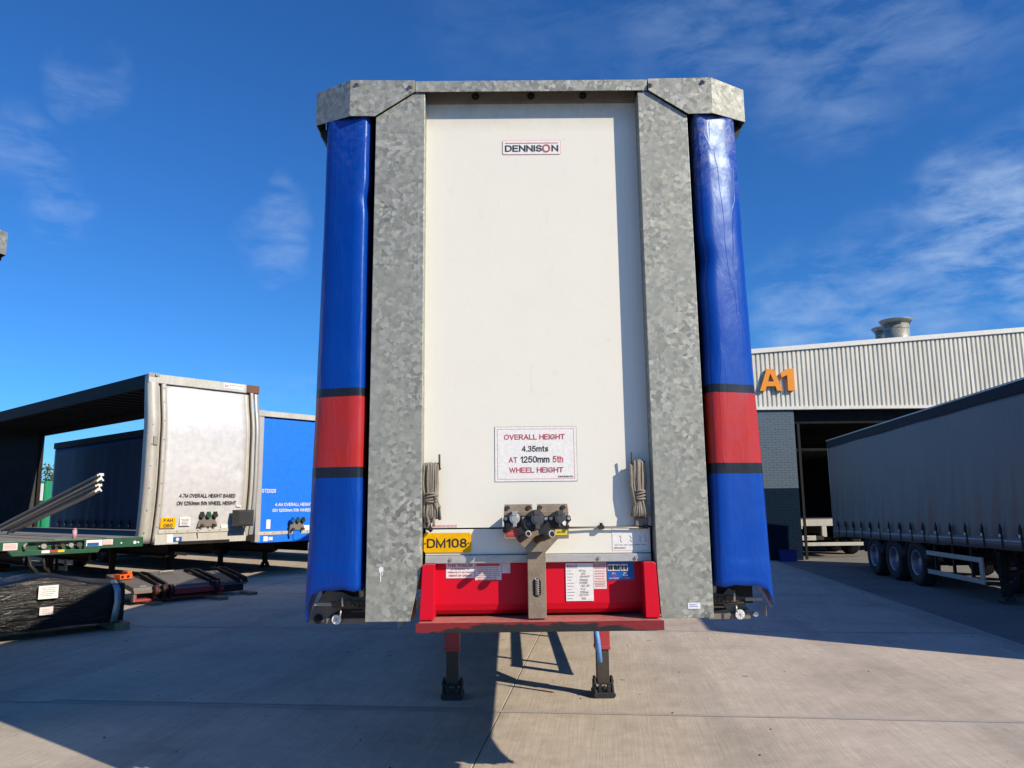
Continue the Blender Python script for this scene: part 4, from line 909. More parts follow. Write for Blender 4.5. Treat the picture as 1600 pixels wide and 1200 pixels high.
    # --- bottom corners: bracket plate, tensioner, lamp
    for sx in (-1,1):
        mb = MB()
        if sx < 0: mb.prism_y([(-1.262,1.052),(-1.250,1.10),(-1.19,1.20),(-1.165,1.222),(-1.08,1.212),(-1.02,1.185),(-0.94,1.19),(-0.94,1.148),(-1.03,1.142),(-1.10,1.115),(-1.14,1.09),(-1.165,1.052)], 0.19, 0.198)
        else: mb.prism_y([(1.172,1.052),(1.168,1.085),(1.115,1.150),(1.085,1.190),(1.055,1.210),(1.02,1.175),(0.94,1.19),(0.94,1.14),(1.02,1.125),(1.04,1.095),(0.93,1.082),(0.93,1.050)], 0.19, 0.198)
        part('corner_plate', mb, 'dust', T, 0.002)
        mb = MB(); mb.box(min(sx*0.925,sx*1.02), max(sx*0.925,sx*1.02), 0.235, 0.40, 1.060, 1.25); mb.box(min(sx*1.021,sx*1.16), max(sx*1.021,sx*1.16), 0.25, 0.40, 1.062, 1.25); mb.box(min(sx*1.161,sx*1.205), max(sx*1.161,sx*1.205), 0.25, 0.40, 1.12, 1.25); part('corner_box', mb, 'black', T)
        mb = MB(); mb.box(min(sx*0.93,sx*1.16), max(sx*0.93,sx*1.16), 0.165, 0.188, 1.046, 1.075); part('lamp_bracket', mb, 'dust', T, 0.002)
        # ratchet pole tensioner
        mb = MB(); z0 = 1.150; mb.bar((sx*0.945,0.15,z0+0.012),(sx*1.13,0.135,z0+0.012),0.012,0.016); mb.bar((sx*0.945,0.15,z0-0.016),(sx*1.12,0.135,z0-0.010),0.012,0.014)
        mb.bar((sx*0.945,0.15,z0-0.036),(sx*1.02,0.145,z0-0.036),0.010,0.008); mb.bar((sx*0.950,0.14,z0-0.040),(sx*0.950,0.14,z0+0.020),0.010,0.010)
        mb.bar((sx*0.962,0.14,z0-0.020),(sx*0.962,0.14,z0+0.020),0.008,0.008); mb.bar((sx*0.985,0.14,z0-0.018),(sx*0.985,0.14,z0+0.018),0.012,0.012)
        mb.cyl((sx*1.00,0.15,z0),(sx*1.06,0.145,z0+0.002),0.016,10); mb.box(min(sx*1.02,sx*1.09),max(sx*1.02,sx*1.09),0.125,0.15,z0-0.006,z0+0.026)
        tn = part('pole_tensioner', mb, 'rust', T, 0.0015)
        mb = MB(); mb.bar((sx*1.125,0.13,z0+0.006),(sx*1.215,0.11,z0+0.010),0.012,0.020); part('ratchet_handle', mb, 'steel', tn, 0.004)
        mb = MB(); mb.tube([(sx*1.062,0.115,z0+0.055),(sx*1.063,0.11,z0+0.03),(sx*1.060,0.11,z0-0.005)],0.0055,6); mb.tube([(sx*1.07,0.118,z0-0.025),(sx*1.074,0.115,z0-0.060)],0.005,6); part('hook', mb, 'zinc', tn)
        mb = MB(); mb.cyl((sx*0.975,0.20,1.185),(sx*0.975,0.20,1.245),0.016,12); part('curtain_pole', mb, 'alu', T)
        # round reflector
        xl = -1.100 if sx < 0 else 1.098
        mb = MB(); mb.cyl((xl,0.164,1.072),(xl,0.150,1.072),0.029,20); lamp = part('reflector', mb, 'black', T)
        mb = MB(); mb.cyl((xl,0.150,1.072),(xl,0.143,1.072),0.0275,24,0.024); part('lens', mb, 'lens', lamp)
        mb = MB()
        for k in range(8): t = math.pi*k/4; mb.bar((xl,0.1425,1.072),(xl+0.024*math.cos(t),0.1425,1.072+0.024*math.sin(t)),0.0016,0.0016)
        part('lens_rib', mb, 'greyink', lamp)
        x2 = -1.205 if sx < 0 else 1.148
        mb = MB(); mb.lathe([(0.176,0.006),(0.170,0.014),(0.166,0.022),(0.176,0.026)],(x2,0,1.072),'y',14,False); mb.cyl((x2,0.186,1.072),(x2,0.164,1.072),0.010,10); part('lamp_socket', mb, 'dust' if sx > 0 else 'void', T)
    mb = MB(); mb.cyl((1.188,0.18,1.072),(1.188,0.155,1.072),0.014,10); part('hex_bolt', mb, 'zinc', T)
    mb = MB(); mb.box(1.2395,1.2415,0.14,0.20,1.062,1.12); part('reflective_patch', mb, 'stripe', T)
    return T

main = main_trailer('curtain', True, (0,0,0), 0.0,
    'trailer seen square on, white headboard between galvanised pillars, blue curtains with a red band')
# its neighbour far left, only the top corner of its galvanised cap in the frame
th = 0.8589
ex, ey = 1.288, 0.13
cx = -4.63 - (ex*math.cos(th) - ey*math.sin(th)); cy = 2.46 - (ex*math.sin(th) + ey*math.cos(th))
main_trailer('teal', False, (cx, cy, 0), th, 'trailer at the left edge, only its galvanised top corner over a pale curtain in view')

# rope hanks hanging beside the headboard
def rope_hank(x, z0, z1, w, waist, label, seed, fan):
    rs = random.Random(seed); T = thing('rope_hank', (x, 0.05, z0), 0.0, label, 'rope', 'rope hanks on the headboard'); h = z1-z0
    mb = MB(); n = 15
    for k in range(n):
        for layer in (0, 1):
            f = (k+0.5)/n-0.5; top = f*w*(0.95 if not fan else 0.75)+rs.uniform(-.004,.004); mid = f*w*waist; bot = f*w*(1.0 if not fan else 1.25)+rs.uniform(-.004,.004)
            yy = -0.016*(1 if layer == 0 else -1)*math.cos(f*2.6) + rs.uniform(-.004,.004)
            zz1 = h*(1-rs.uniform(0,.03) - (0.06*abs(f) if fan else 0)); zz0 = h*rs.uniform(0,.05)
            sk = 0.010*rs.uniform(-1,1)
            pts = []
            for q in range(9):
                t = q/8; zq = zz0+(zz1-zz0)*t
                g = math.exp(-((t-0.36)/0.20)**2)
                xx = bot+(top-bot)*t; xx = xx*(1-g)+mid*g + sk*math.sin(t*math.pi)
                pts.append((xx, yy*(1-0.35*g), zq))
            # closing bends top and bottom
            pts = [(pts[0][0], 0.0, -0.004)] + pts + [(pts[-1][0]*0.97, 0.0, zz1+0.012)]
            mb.tube(pts, 0.0052, 6)
    part('strand', mb, 'rope', T)
    mb = MB()
    for k in range(4):
        zc = h*(0.33+0.035*k); mb.tube([((w*waist*0.56)*math.cos(t), 0.025*math.sin(t), zc+0.008*math.sin(t*1.0+k)) for t in [2*math.pi*i/16 for i in range(16)]], 0.0055, 6, True)
    part('binding', mb, 'rope', T)
    mb = MB()
    if not fan: mb.tube([(0.02,-0.03,h*0.40),(0.035,-0.035,h*0.34),(0.048,-0.03,h*0.20),(0.053,-0.03,-0.01)],0.004,6)
    else: mb.tube([(-0.05,-0.01,h*0.95),(-0.052,-0.012,h*0.55),(-0.04,-0.012,h*0.22)],0.006,6); mb.tube([(-0.045,-0.012,h*0.93),(-0.047,-0.014,h*0.55),(-0.032,-0.014,h*0.2)],0.006,6)
    part('loose_end', mb, 'rope', T)
    mb = MB()
    if not fan: mb.tube([(-0.02,-0.012,0.01),(-0.01,-0.02,-0.03),(-0.022,-0.02,-0.055)],0.005,6); mb.tube([(0.015,-0.01,0.01),(0.014,-0.012,-0.045)],0.007,6)
    else: mb.tube([(0.02,-0.012,0.01),(0.025,-0.012,-0.012)],0.005,6)
    part('hanging_loop', mb, 'rope', T)
rope_hank(-0.577, 1.612, 1.898, 0.082, 0.75, 'flat hank of weathered rope hanging above the yellow plate', 3, False)
rope_hank(0.560, 1.612, 1.905, 0.082, 0.62, 'hank of weathered rope splayed at its foot, hanging beside the right pillar', 8, True)

# ------------------------------------------------------------------ trailers on the left, all parked at an angle
def chassis_under(T, Lg, zt, mat='chassis', guard='guard', wheels=(9.0,10.31,11.62), legs=True, gz=(0.80,0.42), guard_y=(3.6,7.6), wz=0.5):
    mb = MB()
    for sx in (-1,1): ibeam(mb, sx*0.5, 0.3, Lg-0.1, zt-0.32, zt-0.02)
    part('chassis_beam', mb, mat, T)
    mb = MB()
    for k in range(20): y = 0.5+0.65*k; mb.box(-1.2,-0.57,y-0.03,y+0.03,zt-0.12,zt-0.025); mb.box(-0.43,0.43,y-0.03,y+0.03,zt-0.12,zt-0.025); mb.box(0.57,1.2,y-0.03,y+0.03,zt-0.12,zt-0.025)
    part('crossmember', mb, mat, T)
    if legs:
        for sx in (-1,1): landing_leg(T, sx*0.68, 2.6, zt-0.2, mat, mat, split=0.42)
        mb = MB(); mb.bar((-0.62,2.6,0.6),(0.62,2.6,0.6),0.04,0.04); part('leg_crossbar', mb, mat, T)
    for sx in (-1,1): side_guard(T, sx*1.19, guard_y[0], guard_y[1], gz[0], gz[1], guard, zt-0.1)
    for y in wheels:
        for sx in (-1,1): wheel(T, sx*1.03, y, sx, 0.52, random.random()*6); mudguard(T, sx*1.03, y, 0.60, 0.48)
    axles(T, wheels, 0.52, mat, 0.9)

def socket_cluster(T, x, z0, z1, w, mat, caps=('black','green','black')):
    mb = MB(); mb.prism_y([(x-w*0.18,z0),(x+w*0.30,z0),(x+w*0.34,z1-0.30),(x-w*0.22,z1-0.30)], -0.06, 0.02); p = part('airline_post', mb, mat, T)
    mb = MB(); mb.box(x-w*0.5,x+w*0.5,-0.09,-0.03,z1-0.32,z1-0.22); mb.box(x-w*0.45,x+w*0.45,-0.08,-0.04,z1-0.22,z1-0.06); part('socket_plate', mb, 'dust', T)
    for k, c in enumerate(caps):
        xx = x + w*(k-1)*0.36; mb = MB(); mb.cyl((xx,-0.09,z1-0.08),(xx,-0.15,z1-0.08),0.055,12); mb.box(xx-0.03,xx+0.03,-0.16,-0.10,z1-0.05,z1+0.0); part('socket', mb, c, T)
    mb = MB()
    for k in (-1,1): mb.cyl((x+k*w*0.3,-0.05,z1-0.28),(x+k*w*0.35,-0.18,z1-0.30),0.03,10)
    mb.tube([(x-w*0.45,-0.06,z1-0.2),(x-w*0.55,-0.08,z1-0.4),(x-w*0.48,-0.06,z0+0.05)],0.016,6)
    part('air_coupling', mb, 'rust', T)
    mb = MB(); mb.box(x+0.01,x+0.05,-0.063,-0.060,z0+0.25,z0+0.33); part('slot', mb, 'void', T)

TH = 0.8589
RD = Vector((-math.sin(TH), math.cos(TH))); WD = Vector((math.cos(TH), math.sin(TH)))
def centre_front(px, py): return (px + WD.x*1.275, py + WD.y*1.275, 0)

def white_trailer():
    T = thing('open_trailer', centre_front(-7.6777, 11.7897), TH, 'open-sided white trailer with a bowed front wall and a rusty top right corner', 'trailer', 'parked lorry trailers')
    H0, H1, Lg = 0.97, 4.455, 13.6; X = lambda w: w-1.275
    def bow(z):
        t = (z-H0)/(H1-H0); return -0.17*math.sin(math.pi*min(1, max(0, t))**0.85) - 0.04*math.exp(-((t-0.72)/0.12)**2)
    zs = [H0+(H1-H0)*k/28 for k in range(29)]
    def strip(x0, x1, y, za=H0, zb=H1, n=1, dent=None):
        z_ = [za+(zb-za)*k/28 for k in range(29)]
        rows = []
        for z in z_:
            row = []
            for i in range(n+1):
                x = x0+(x1-x0)*i/n; yy = y+bow(z)
                if dent: yy += 0.012*noise.noise(Vector((x*1.7,z*1.5,3))) + 0.05*math.exp(-((x-dent[0])/0.14)**2-((z-dent[1])/0.10)**2)
                row.append((x, yy, z))
            rows.append(row)
        return MB().grid(rows)
    part('front_panel', strip(X(0.36), X(2.22), 0.03, 1.17, H1-0.17, 16, (X(2.12), 2.52)), 'silver', T, solid=0.02)
    # left post: broad outer face, dark return, inner lip
    part('front_post', strip(X(0.0), X(0.19), -0.03), 'oldwhite', T, solid=0.02)
    part('front_post', strip(X(0.19), X(0.27), 0.06), 'oldwhite', T, solid=0.02)
    part('front_post', strip(X(0.27), X(0.36), -0.02), 'oldwhite', T, solid=0.02)
    part('front_post', strip(X(2.22), X(2.34), 0.05), 'oldwhite', T, solid=0.02)
    part('front_post', strip(X(2.34), X(2.41), -0.03), 'oldwhite', T, solid=0.02)
    part('front_post', strip(X(2.45), X(2.55), 0.00), 'alu', T, solid=0.02)
    mb = MB()
    for (xa, xb, ya, yb) in ((0.185,0.195,-0.03,0.06),(0.265,0.275,-0.02,0.06),(2.335,2.345,-0.03,0.05),(0.355,0.365,-0.02,0.03)):
        rows = [[(X(xa), ya+bow(z), z), (X(xb), yb+bow(z), z)] for z in zs]; mb.grid(rows)
    part('post_return', mb, 'dust', T, solid=0.008)
    # outer side return of the left post (faces the open side)
    part('post_return', MB().grid([[(X(0.0), -0.03+bow(z), z), (X(0.0), 0.16+bow(z)*0.6, z)] for z in zs]), 'oldwhite', T, solid=0.012)
    mb = MB()
    for z in (1.3,1.75,2.2,2.65,3.1,3.5,3.9,4.2): mb.cyl((X(0.315),-0.03+bow(z),z),(X(0.315),-0.045+bow(z),z),0.012,6); mb.cyl((X(0.06),-0.04+bow(z),z-0.1),(X(0.06),-0.055+bow(z),z-0.1),0.012,6)
    part('post_rivet', mb, 'steel', T)
    mb = MB(); mb.box(X(0.08),X(0.17),-0.235,-0.16,2.98,3.16); part('post_latch', mb, 'steel', T, 0.006)
    mb = MB(); mb.box(X(-0.02),X(2.23),-0.06,0.08,H1-0.16,H1+0.03); part('header_beam', mb, 'oldwhite', T, 0.008)
    mb = MB(); mb.box(X(2.231),X(2.56),-0.065,0.10,H1-0.15,H1+0.035); part('top_corner', mb, 'brown', T, 0.01)
    mb = MB(); mb.box(X(-0.03),X(0.20),-0.068,-0.061,H1-0.03,H1+0.045); mb.cyl((X(0.13),-0.06,H1+0.01),(X(0.13),-0.10,H1+0.01),0.03,8); part('corner_latch', mb, 'steel', T)
    l = part('sticker', MB().box(X(1.66),X(2.16),-0.0635,-0.0605,H1-0.10,H1+0.015), 'label', T)
    text('lettering','M','redlabel',l,X(1.73),-0.0655,H1-0.045,0.08,0.08); text('lettering','MONTRACON','greyink',l,X(1.96),-0.0655,H1-0.025,0.32,0.04)
    # lower rail and apron
    y0 = bow(1.2)-0.02
    mb = MB(); mb.box(X(0.36),X(2.34),y0-0.02,0.05,1.16,1.235); part('kick_rail', mb, 'oldwhite', T, 0.006)
    mb = MB()
    for k in range(8): mb.cyl((X(0.5+0.24*k),y0-0.02,1.20),(X(0.5+0.24*k),y0-0.032,1.20),0.012,6)
    part('rail_bolt', mb, 'steel', T)
    mb = MB(); mb.box(X(0.30),X(2.36),y0,0.06,H0-0.03,1.155); part('apron', mb, 'oldwhite', T)
    mb = MB(); mb.box(X(0.80),X(1.95),y0-0.03,y0-0.002,H0-0.05,H0+0.02); mb.box(X(2.38),X(2.60),-0.06,0.05,H0-0.04,H0+0.10); part('lower_edge', mb, 'chassis', T, 0.006)
    def sticker(x0, x1, z0, z1, mat):
        zc = (z0+z1)/2; return part('sticker', MB().box(X(x0),X(x1),bow(zc)-0.006,bow(zc)+0.010,z0,z1), mat, T), bow(zc)-0.012
    text('lettering','4.7M OVERALL HEIGHT BASED','ink',T,X(1.375),bow(1.95)+0.006,1.945,1.29,0.10,0.004,bold=0.006)
    text('lettering','ON 1250mm 5th WHEEL HEIGHT','ink',T,X(1.375),bow(1.80)+0.006,1.785,1.36,0.10,0.004,bold=0.006)
    l, y = sticker(0.39,0.71,1.275,1.49,'plate'); text('lettering','FAH','ink',l,X(0.55),y,1.435,0.19,0.075,0.004,bold=0.02); text('lettering','060','ink',l,X(0.55),y,1.325,0.19,0.075,0.004,bold=0.02)
    l, y = sticker(0.80,1.03,1.31,1.485,'label'); mb = MB(); printed_lines(mb,X(0.82),X(1.01),[1.45,1.42,1.39,1.36,1.33],y,0.012,0.2,4); part('form_lines', mb, 'greyink', l)
    sticker(1.75,1.95,1.24,1.31,'label'); sticker(2.06,2.17,1.70,1.735,'label')
    part('sticker', MB().box(X(0.55),X(0.68),y0-0.006,y0+0.001,0.97,1.14), 'label', T); l = part('sticker', MB().box(X(0.68),X(0.87),y0-0.006,y0+0.001,0.985,1.085), 'bluelabel', T)
    mb = MB(); mb.cyl((X(0.775),y0-0.007,1.035),(X(0.775),y0-0.010,1.035),0.035,14); part('picture', mb, 'whiteink', l)
    socket_cluster(T, X(1.42), 0.98, 1.60, 0.42, 'alu', ('black','green','black')); 
    mb = MB(); mb.box(X(1.93),X(2.33),-0.42,-0.19,1.27,1.63); bx = part('document_box', mb, 'plastic', T, 0.012)
    mb = MB(); mb.box(X(1.96),X(2.30),-0.435,-0.421,1.30,1.60); part('box_door', mb, 'plastic', bx, 0.01)
    # roof, rails, deck, rear wall
    mb = MB(); mb.box(-1.26,1.26,0.1,Lg,H1-0.03,H1+0.0)
    for k in range(26):
        y = 0.5+0.52*k; mb.box(-1.2,1.2,y-0.02,y+0.02,H1-0.07,H1-0.031)
    part('roof', mb, 'plyw', T)
    for sx in (-1,1):
        mb = MB(); mb.box(min(sx*1.18,sx*1.275),max(sx*1.18,sx*1.275),0.09,Lg,H1-0.26,H1+0.03); mb.box(min(sx*1.12,sx*1.179),max(sx*1.12,sx*1.179),0.09,Lg,H1-0.20,H1-0.10); part('top_rail', mb, 'chassis', T)
    mb = MB(); mb.box(-1.25,1.25,0.06,Lg,H0+0.02,H0+0.13); part('deck', mb, 'wood', T)
    mb = MB(); mb.box(-1.25,1.25,Lg-0.08,Lg,H0+0.131,H1-0.06); part('rear_wall', mb, 'plyw', T)
    for sx in (-1,1):
        mb = MB(); mb.box(min(sx*1.16,sx*1.27),max(sx*1.16,sx*1.27),Lg-0.22,Lg-0.081,H0+0.131,H1-0.26); part('rear_post', mb, 'chassis', T)
    chassis_under(T, Lg, H0+0.02)
white_trailer()

def blue_trailer():
    T = thing('curtainside_trailer', centre_front(-6.3762, 15.0061), TH, 'navy curtain-sided trailer with a bright blue front wall, lettered GTD026', 'trailer', 'parked lorry trailers')
    H0, H1, Lg = 0.84, 4.06, 13.5; X = lambda w: w-1.275
    mb = MB(); mb.box(X(0.14),X(2.43),0.02,0.05,1.09,H1-0.15); part('front_panel', mb, 'bluepanel', T)
    for a, b in ((0.0,0.139),(2.431,2.55)):
        mb = MB(); mb.box(X(a),X(b),-0.04,0.16,H0,H1-0.12); part('front_post', mb, 'alu', T, 0.008)
    mb = MB(); mb.box(X(-0.02),X(2.57),-0.05,0.12,H1-0.119,H1+0.02); part('header_beam', mb, 'oldwhite', T, 0.008)
    mb = MB(); mb.box(X(-0.03),X(0.16),-0.06,-0.051,H1-0.12,H1+0.03); part('corner_cap', mb, 'alu', T, 0.004)
    mb = MB(); mb.box(X(0.06),X(2.49),-0.045,0.05,1.0,1.085); part('kick_rail', mb, 'oldwhite', T, 0.004)
    mb = MB(); 
    for k in range(9): mb.cyl((X(0.25+0.25*k),-0.045,1.045),(X(0.25+0.25*k),-0.058,1.045),0.013,6)
    part('rail_bolt', mb, 'steel', T)
    mb = MB(); mb.box(X(0.06),X(2.49),-0.03,0.05,H0-0.02,0.999); part('apron', mb, 'bluepanel', T)
    text('lettering','GTD026','whiteink',T,X(0.375),0.014,2.085,0.40,0.095,0.004,bold=0.02)
    text('lettering','4.4M OVERALL HEIGHT BASED','whiteink',T,X(1.29),0.014,1.745,1.46,0.10,0.004,bold=0.02)
    text('lettering','ON 1250mm 5th WHEEL HEIGHT','whiteink',T,X(1.275),0.014,1.60,1.56,0.10,0.004,bold=0.02)
    part('sticker', MB().box(X(0.335),X(0.45),0.014,0.019,1.15,1.375), 'label', T); part('sticker', MB().box(X(1.38),X(1.60),0.014,0.019,1.09,1.21), 'label', T)
    part('sticker', MB().box(X(0.24),X(0.36),-0.034,-0.0302,0.85,0.97), 'label', T); part('sticker', MB().box(X(0.38),X(0.5),-0.034,-0.0302,0.87,0.95), 'pinklabel', T)
    socket_cluster(T, X(1.16), 0.85, 1.42, 0.42, 'bluepanel', ('bluelabel','green','black'))
    for sx in (-1,1):
        nz, ny = 14, 90; rows = []
        for j in range(nz+1):
            t = j/nz; z = 0.90+(H1-0.20-0.90)*t; row = []
            for i in range(ny+1):
                y = 0.17+(Lg-0.3)*i/ny; w = 0.02*noise.noise(Vector((y*2.4,z*0.5,sx)))*(1-0.5*t)+0.03*(1-t)**2*math.sin(y*2*math.pi/0.62)*0.3
                row.append((sx*(1.265+w), y, z))
            rows.append(row)
        part('curtain', MB().grid(rows), 'navy', T, solid=0.004)
        mb = MB(); mb.box(min(sx*1.20,sx*1.29),max(sx*1.20,sx*1.29),0.125,Lg,H1-0.21,H1+0.0); part('top_rail', mb, 'chassis', T)
        curtain_straps(T, sx, sx*1.285, [0.7+0.62*k for k in range(20)], 0.90, 0.40)
    mb = MB(); mb.box(-1.2,1.2,0.13,Lg,H1-0.02,H1+0.01); part('roof', mb, 'plyw', T)
    mb = MB(); mb.box(-1.24,1.24,0.06,Lg,H0+0.02,H0+0.14); part('deck', mb, 'wood', T)
    mb = MB(); mb.box(-1.24,1.24,Lg-0.06,Lg,H0+0.141,H1-0.03); part('rear_door', mb, 'white', T)
    chassis_under(T, Lg, H0+0.02, gz=(0.74,0.40))
blue_trailer()

def plain_trailer():
    T = thing('curtainside_trailer', centre_front(-3.9, 18.2), TH, 'last trailer of the left row, only its wheels showing below the blue fronted one', 'trailer', 'parked lorry trailers')
    H0, H1, Lg = 0.95, 4.1, 13.6
    mb = MB(); mb.box(-1.27,1.27,0.0,0.06,H0,H1); part('front_panel', mb, 'silver', T)
    for sx in (-1,1):
        mb = MB(); mb.box(min(sx*1.25,sx*1.27),max(sx*1.25,sx*1.27),0.07,Lg,H0,H1-0.15); part('curtain', mb, 'navy', T)
        mb = MB(); mb.box(min(sx*1.2,sx*1.28),max(sx*1.2,sx*1.28),0.07,Lg,H1-0.149,H1); part('top_rail', mb, 'chassis', T)
    mb = MB(); mb.box(-1.19,1.19,0.07,Lg,H1-0.03,H1-0.001); part('roof', mb, 'plyw', T)
    mb = MB(); mb.box(-1.24,1.24,0.07,Lg,H0+0.02,H0+0.14); part('deck', mb, 'wood', T)
    chassis_under(T, Lg, H0+0.02, gz=(0.8,0.42))
plain_trailer()

def green_flatbed():
    T = thing('flatbed_trailer', centre_front(-8.3303, 7.8601), TH, 'dark green flatbed trailer with a bare boarded deck and a recessed socket panel', 'trailer', 'parked lorry trailers')
    Lg = 13.6; X = lambda w: w-1.275; zt = 1.185
    # front frame with a recess cut in it
    mb = MB(); mb.box(X(0.0),X(0.72),-0.03,0.06,1.045,zt); mb.box(X(1.57),X(2.55),-0.03,0.06,1.02,zt); mb.box(X(0.721),X(1.569),-0.028,0.06,1.162,zt-0.002)
    mb.prism_y([(X(0.45),1.044),(X(0.52),0.955),(X(1.80),0.955),(X(1.84),1.019),(X(1.569),1.019),(X(0.721),1.044)], -0.03, 0.06)
    part('front_frame', mb, 'green', T, 0.006)
    mb = MB(); mb.box(X(0.70),X(1.60),0.065,0.075,0.99,1.17); part('recess_panel', mb, 'green', T)
    for w, c, r in ((0.96,'zinc',0.040),(1.14,'black',0.026),(1.24,'rust',0.032),(1.37,'zinc',0.036),(1.50,'cap',0.042)):
        mb = MB(); mb.cyl((X(w),0.06,1.095),(X(w),-0.035,1.095),r,14); mb.box(X(w)-r*1.5,X(w)+r*1.5,0.02,0.05,1.085,1.105); part('socket', mb, c, T)
    mb = MB(); mb.tube([(X(0.70),-0.05,1.15),(X(0.66),-0.07,1.12),(X(0.68),-0.07,1.06)],0.022,8); part('hose_end', mb, 'steel', T)
    for x0,x1,z0,z1,m_ in ((0.38,0.58,1.055,1.165,'pinklabel'),(1.60,1.86,1.065,1.165,'label'),(1.87,2.03,1.075,1.165,'pinklabel'),(0.93,1.05,0.985,1.03,'label'),(1.06,1.17,0.990,1.03,'redlabel'),(1.171,1.27,0.990,1.03,'yellowlabel')):
        l = part('sticker', MB().box(X(x0),X(x1),-0.0345,-0.0305,z0,z1), m_, T)
        if m_ == 'pinklabel':
            mb = MB(); printed_lines(mb,X(x0)+0.01,X(x1)-0.01,[z1-0.025-0.02*k for k in range(4)],-0.0350,0.008,0.1,3); part('lettering', mb, 'pinkink', l)
    l = part('sticker', MB().box(X(1.615),X(1.80),-0.0375,-0.0350,1.068,1.120), 'bluelabel', T)
    for w, r in ((2.40,0.028),(2.46,0.016),(2.17,0.014)):
        mb = MB(); mb.cyl((X(w),-0.03,1.095),(X(w),-0.045,1.095),r,16); part('reflector', mb, 'lens', T)
    # boarded deck: each plank across the bed edge to edge runs lengthwise
    n = 9; bw = 2.44/n
    for k in range(n):
        x0 = -1.22+bw*k; part('deck_board', MB().box(x0+0.004,x0+bw-0.004,0.062,Lg,1.13,1.187+0.003*((k*5)%3)), 'wood', T)
    for sx in (-1,1):
        mb = MB(); mb.box(min(sx*1.222,sx*1.275),max(sx*1.222,sx*1.275),0.062,Lg,1.03,zt); part('side_rail', mb, 'green', T)
    chassis_under(T, Lg, 1.12, 'chassis', 'guard', gz=(0.86,0.46), guard_y=(3.2,7.4))
    mb = MB(); mb.tube([(X(0.75),0.0,0.96),(X(0.78),-0.05,0.80),(X(0.95),-0.05,0.62),(X(1.05),0.3,0.55),(X(1.0),0.6,0.7)],0.025,8); mb.tube([(X(1.0),0.1,0.95),(X(1.02),0.05,0.75),(X(1.15),0.2,0.66),(X(1.2),0.6,0.8)],0.02,8); part('air_hose', mb, 'black', T)
    return T
green_flatbed()

# small tin left on the flatbed deck
d = Vector((-8.3303, 7.8601)) + WD*1.50 + RD*0.22
T = thing('paint_tin', (d.x, d.y, 1.190), 0, 'small faded pink can standing on the green flatbed deck', 'can')
part('can_body', MB().cyl((0,0,0),(0,0,0.145),0.036,16), 'pinktin', T); part('can_lid', MB().cyl((0,0,0.1455),(0,0,0.175),0.030,16,0.022), 'pinktin', T)

# pair of long alloy sections propped across the flatbed
def extrusion(a, b, label):
    a = Vector(a); b = Vector(b); d = (b-a).normalized(); up = Vector((0,0,1)); r = d.cross(up).normalized(); u = r.cross(d)
    prof = [(-0.075,0.11),(0.03,0.11),(0.03,0.085),(0.075,0.085),(0.075,0.04),(0.045,0.04),(0.045,0.065),(0.0,0.065),(0.0,0.02),(0.03,0.0),(0.075,-0.045),(0.095,-0.075),(0.065,-0.095),(0.03,-0.06),(-0.02,-0.04),(-0.05,-0.075),(-0.08,-0.055),(-0.05,-0.015),(-0.03,0.02),(-0.03,0.05),(-0.075,0.05)]
    T = thing('roof_rail_section', tuple(a), 0.0, label, 'metal bar', 'alloy sections on the flatbed')
    n = len(prof); vs = [r*x*0.76+u*z*0.76 for x, z in prof] + [(b-a)+r*x*0.76+u*z*0.76 for x, z in prof]
    mb = MB(); mb.add(vs, [(i,i+n,(i+1)%n+n,(i+1)%n) for i in range(n)]+[tuple(range(n))]); part('section_body', mb, 'rolled', T, fix=True)
    mb = MB(); mb.add([v+d*0.0 for v in vs[n:]], [tuple(range(n))]); mb.add([v+d*0.003 for v in vs[n:]], [tuple(range(n-1,-1,-1))]); part('cut_end', mb, 'zinc', T)
extrusion((-10.65, 12.0, 1.29), (-7.24, 9.32, 2.215), 'upper of two long alloy roof sections propped over the green flatbed')
extrusion((-10.25, 11.72, 1.27), (-7.28, 9.36, 2.035), 'lower of two long alloy roof sections propped over the green flatbed')

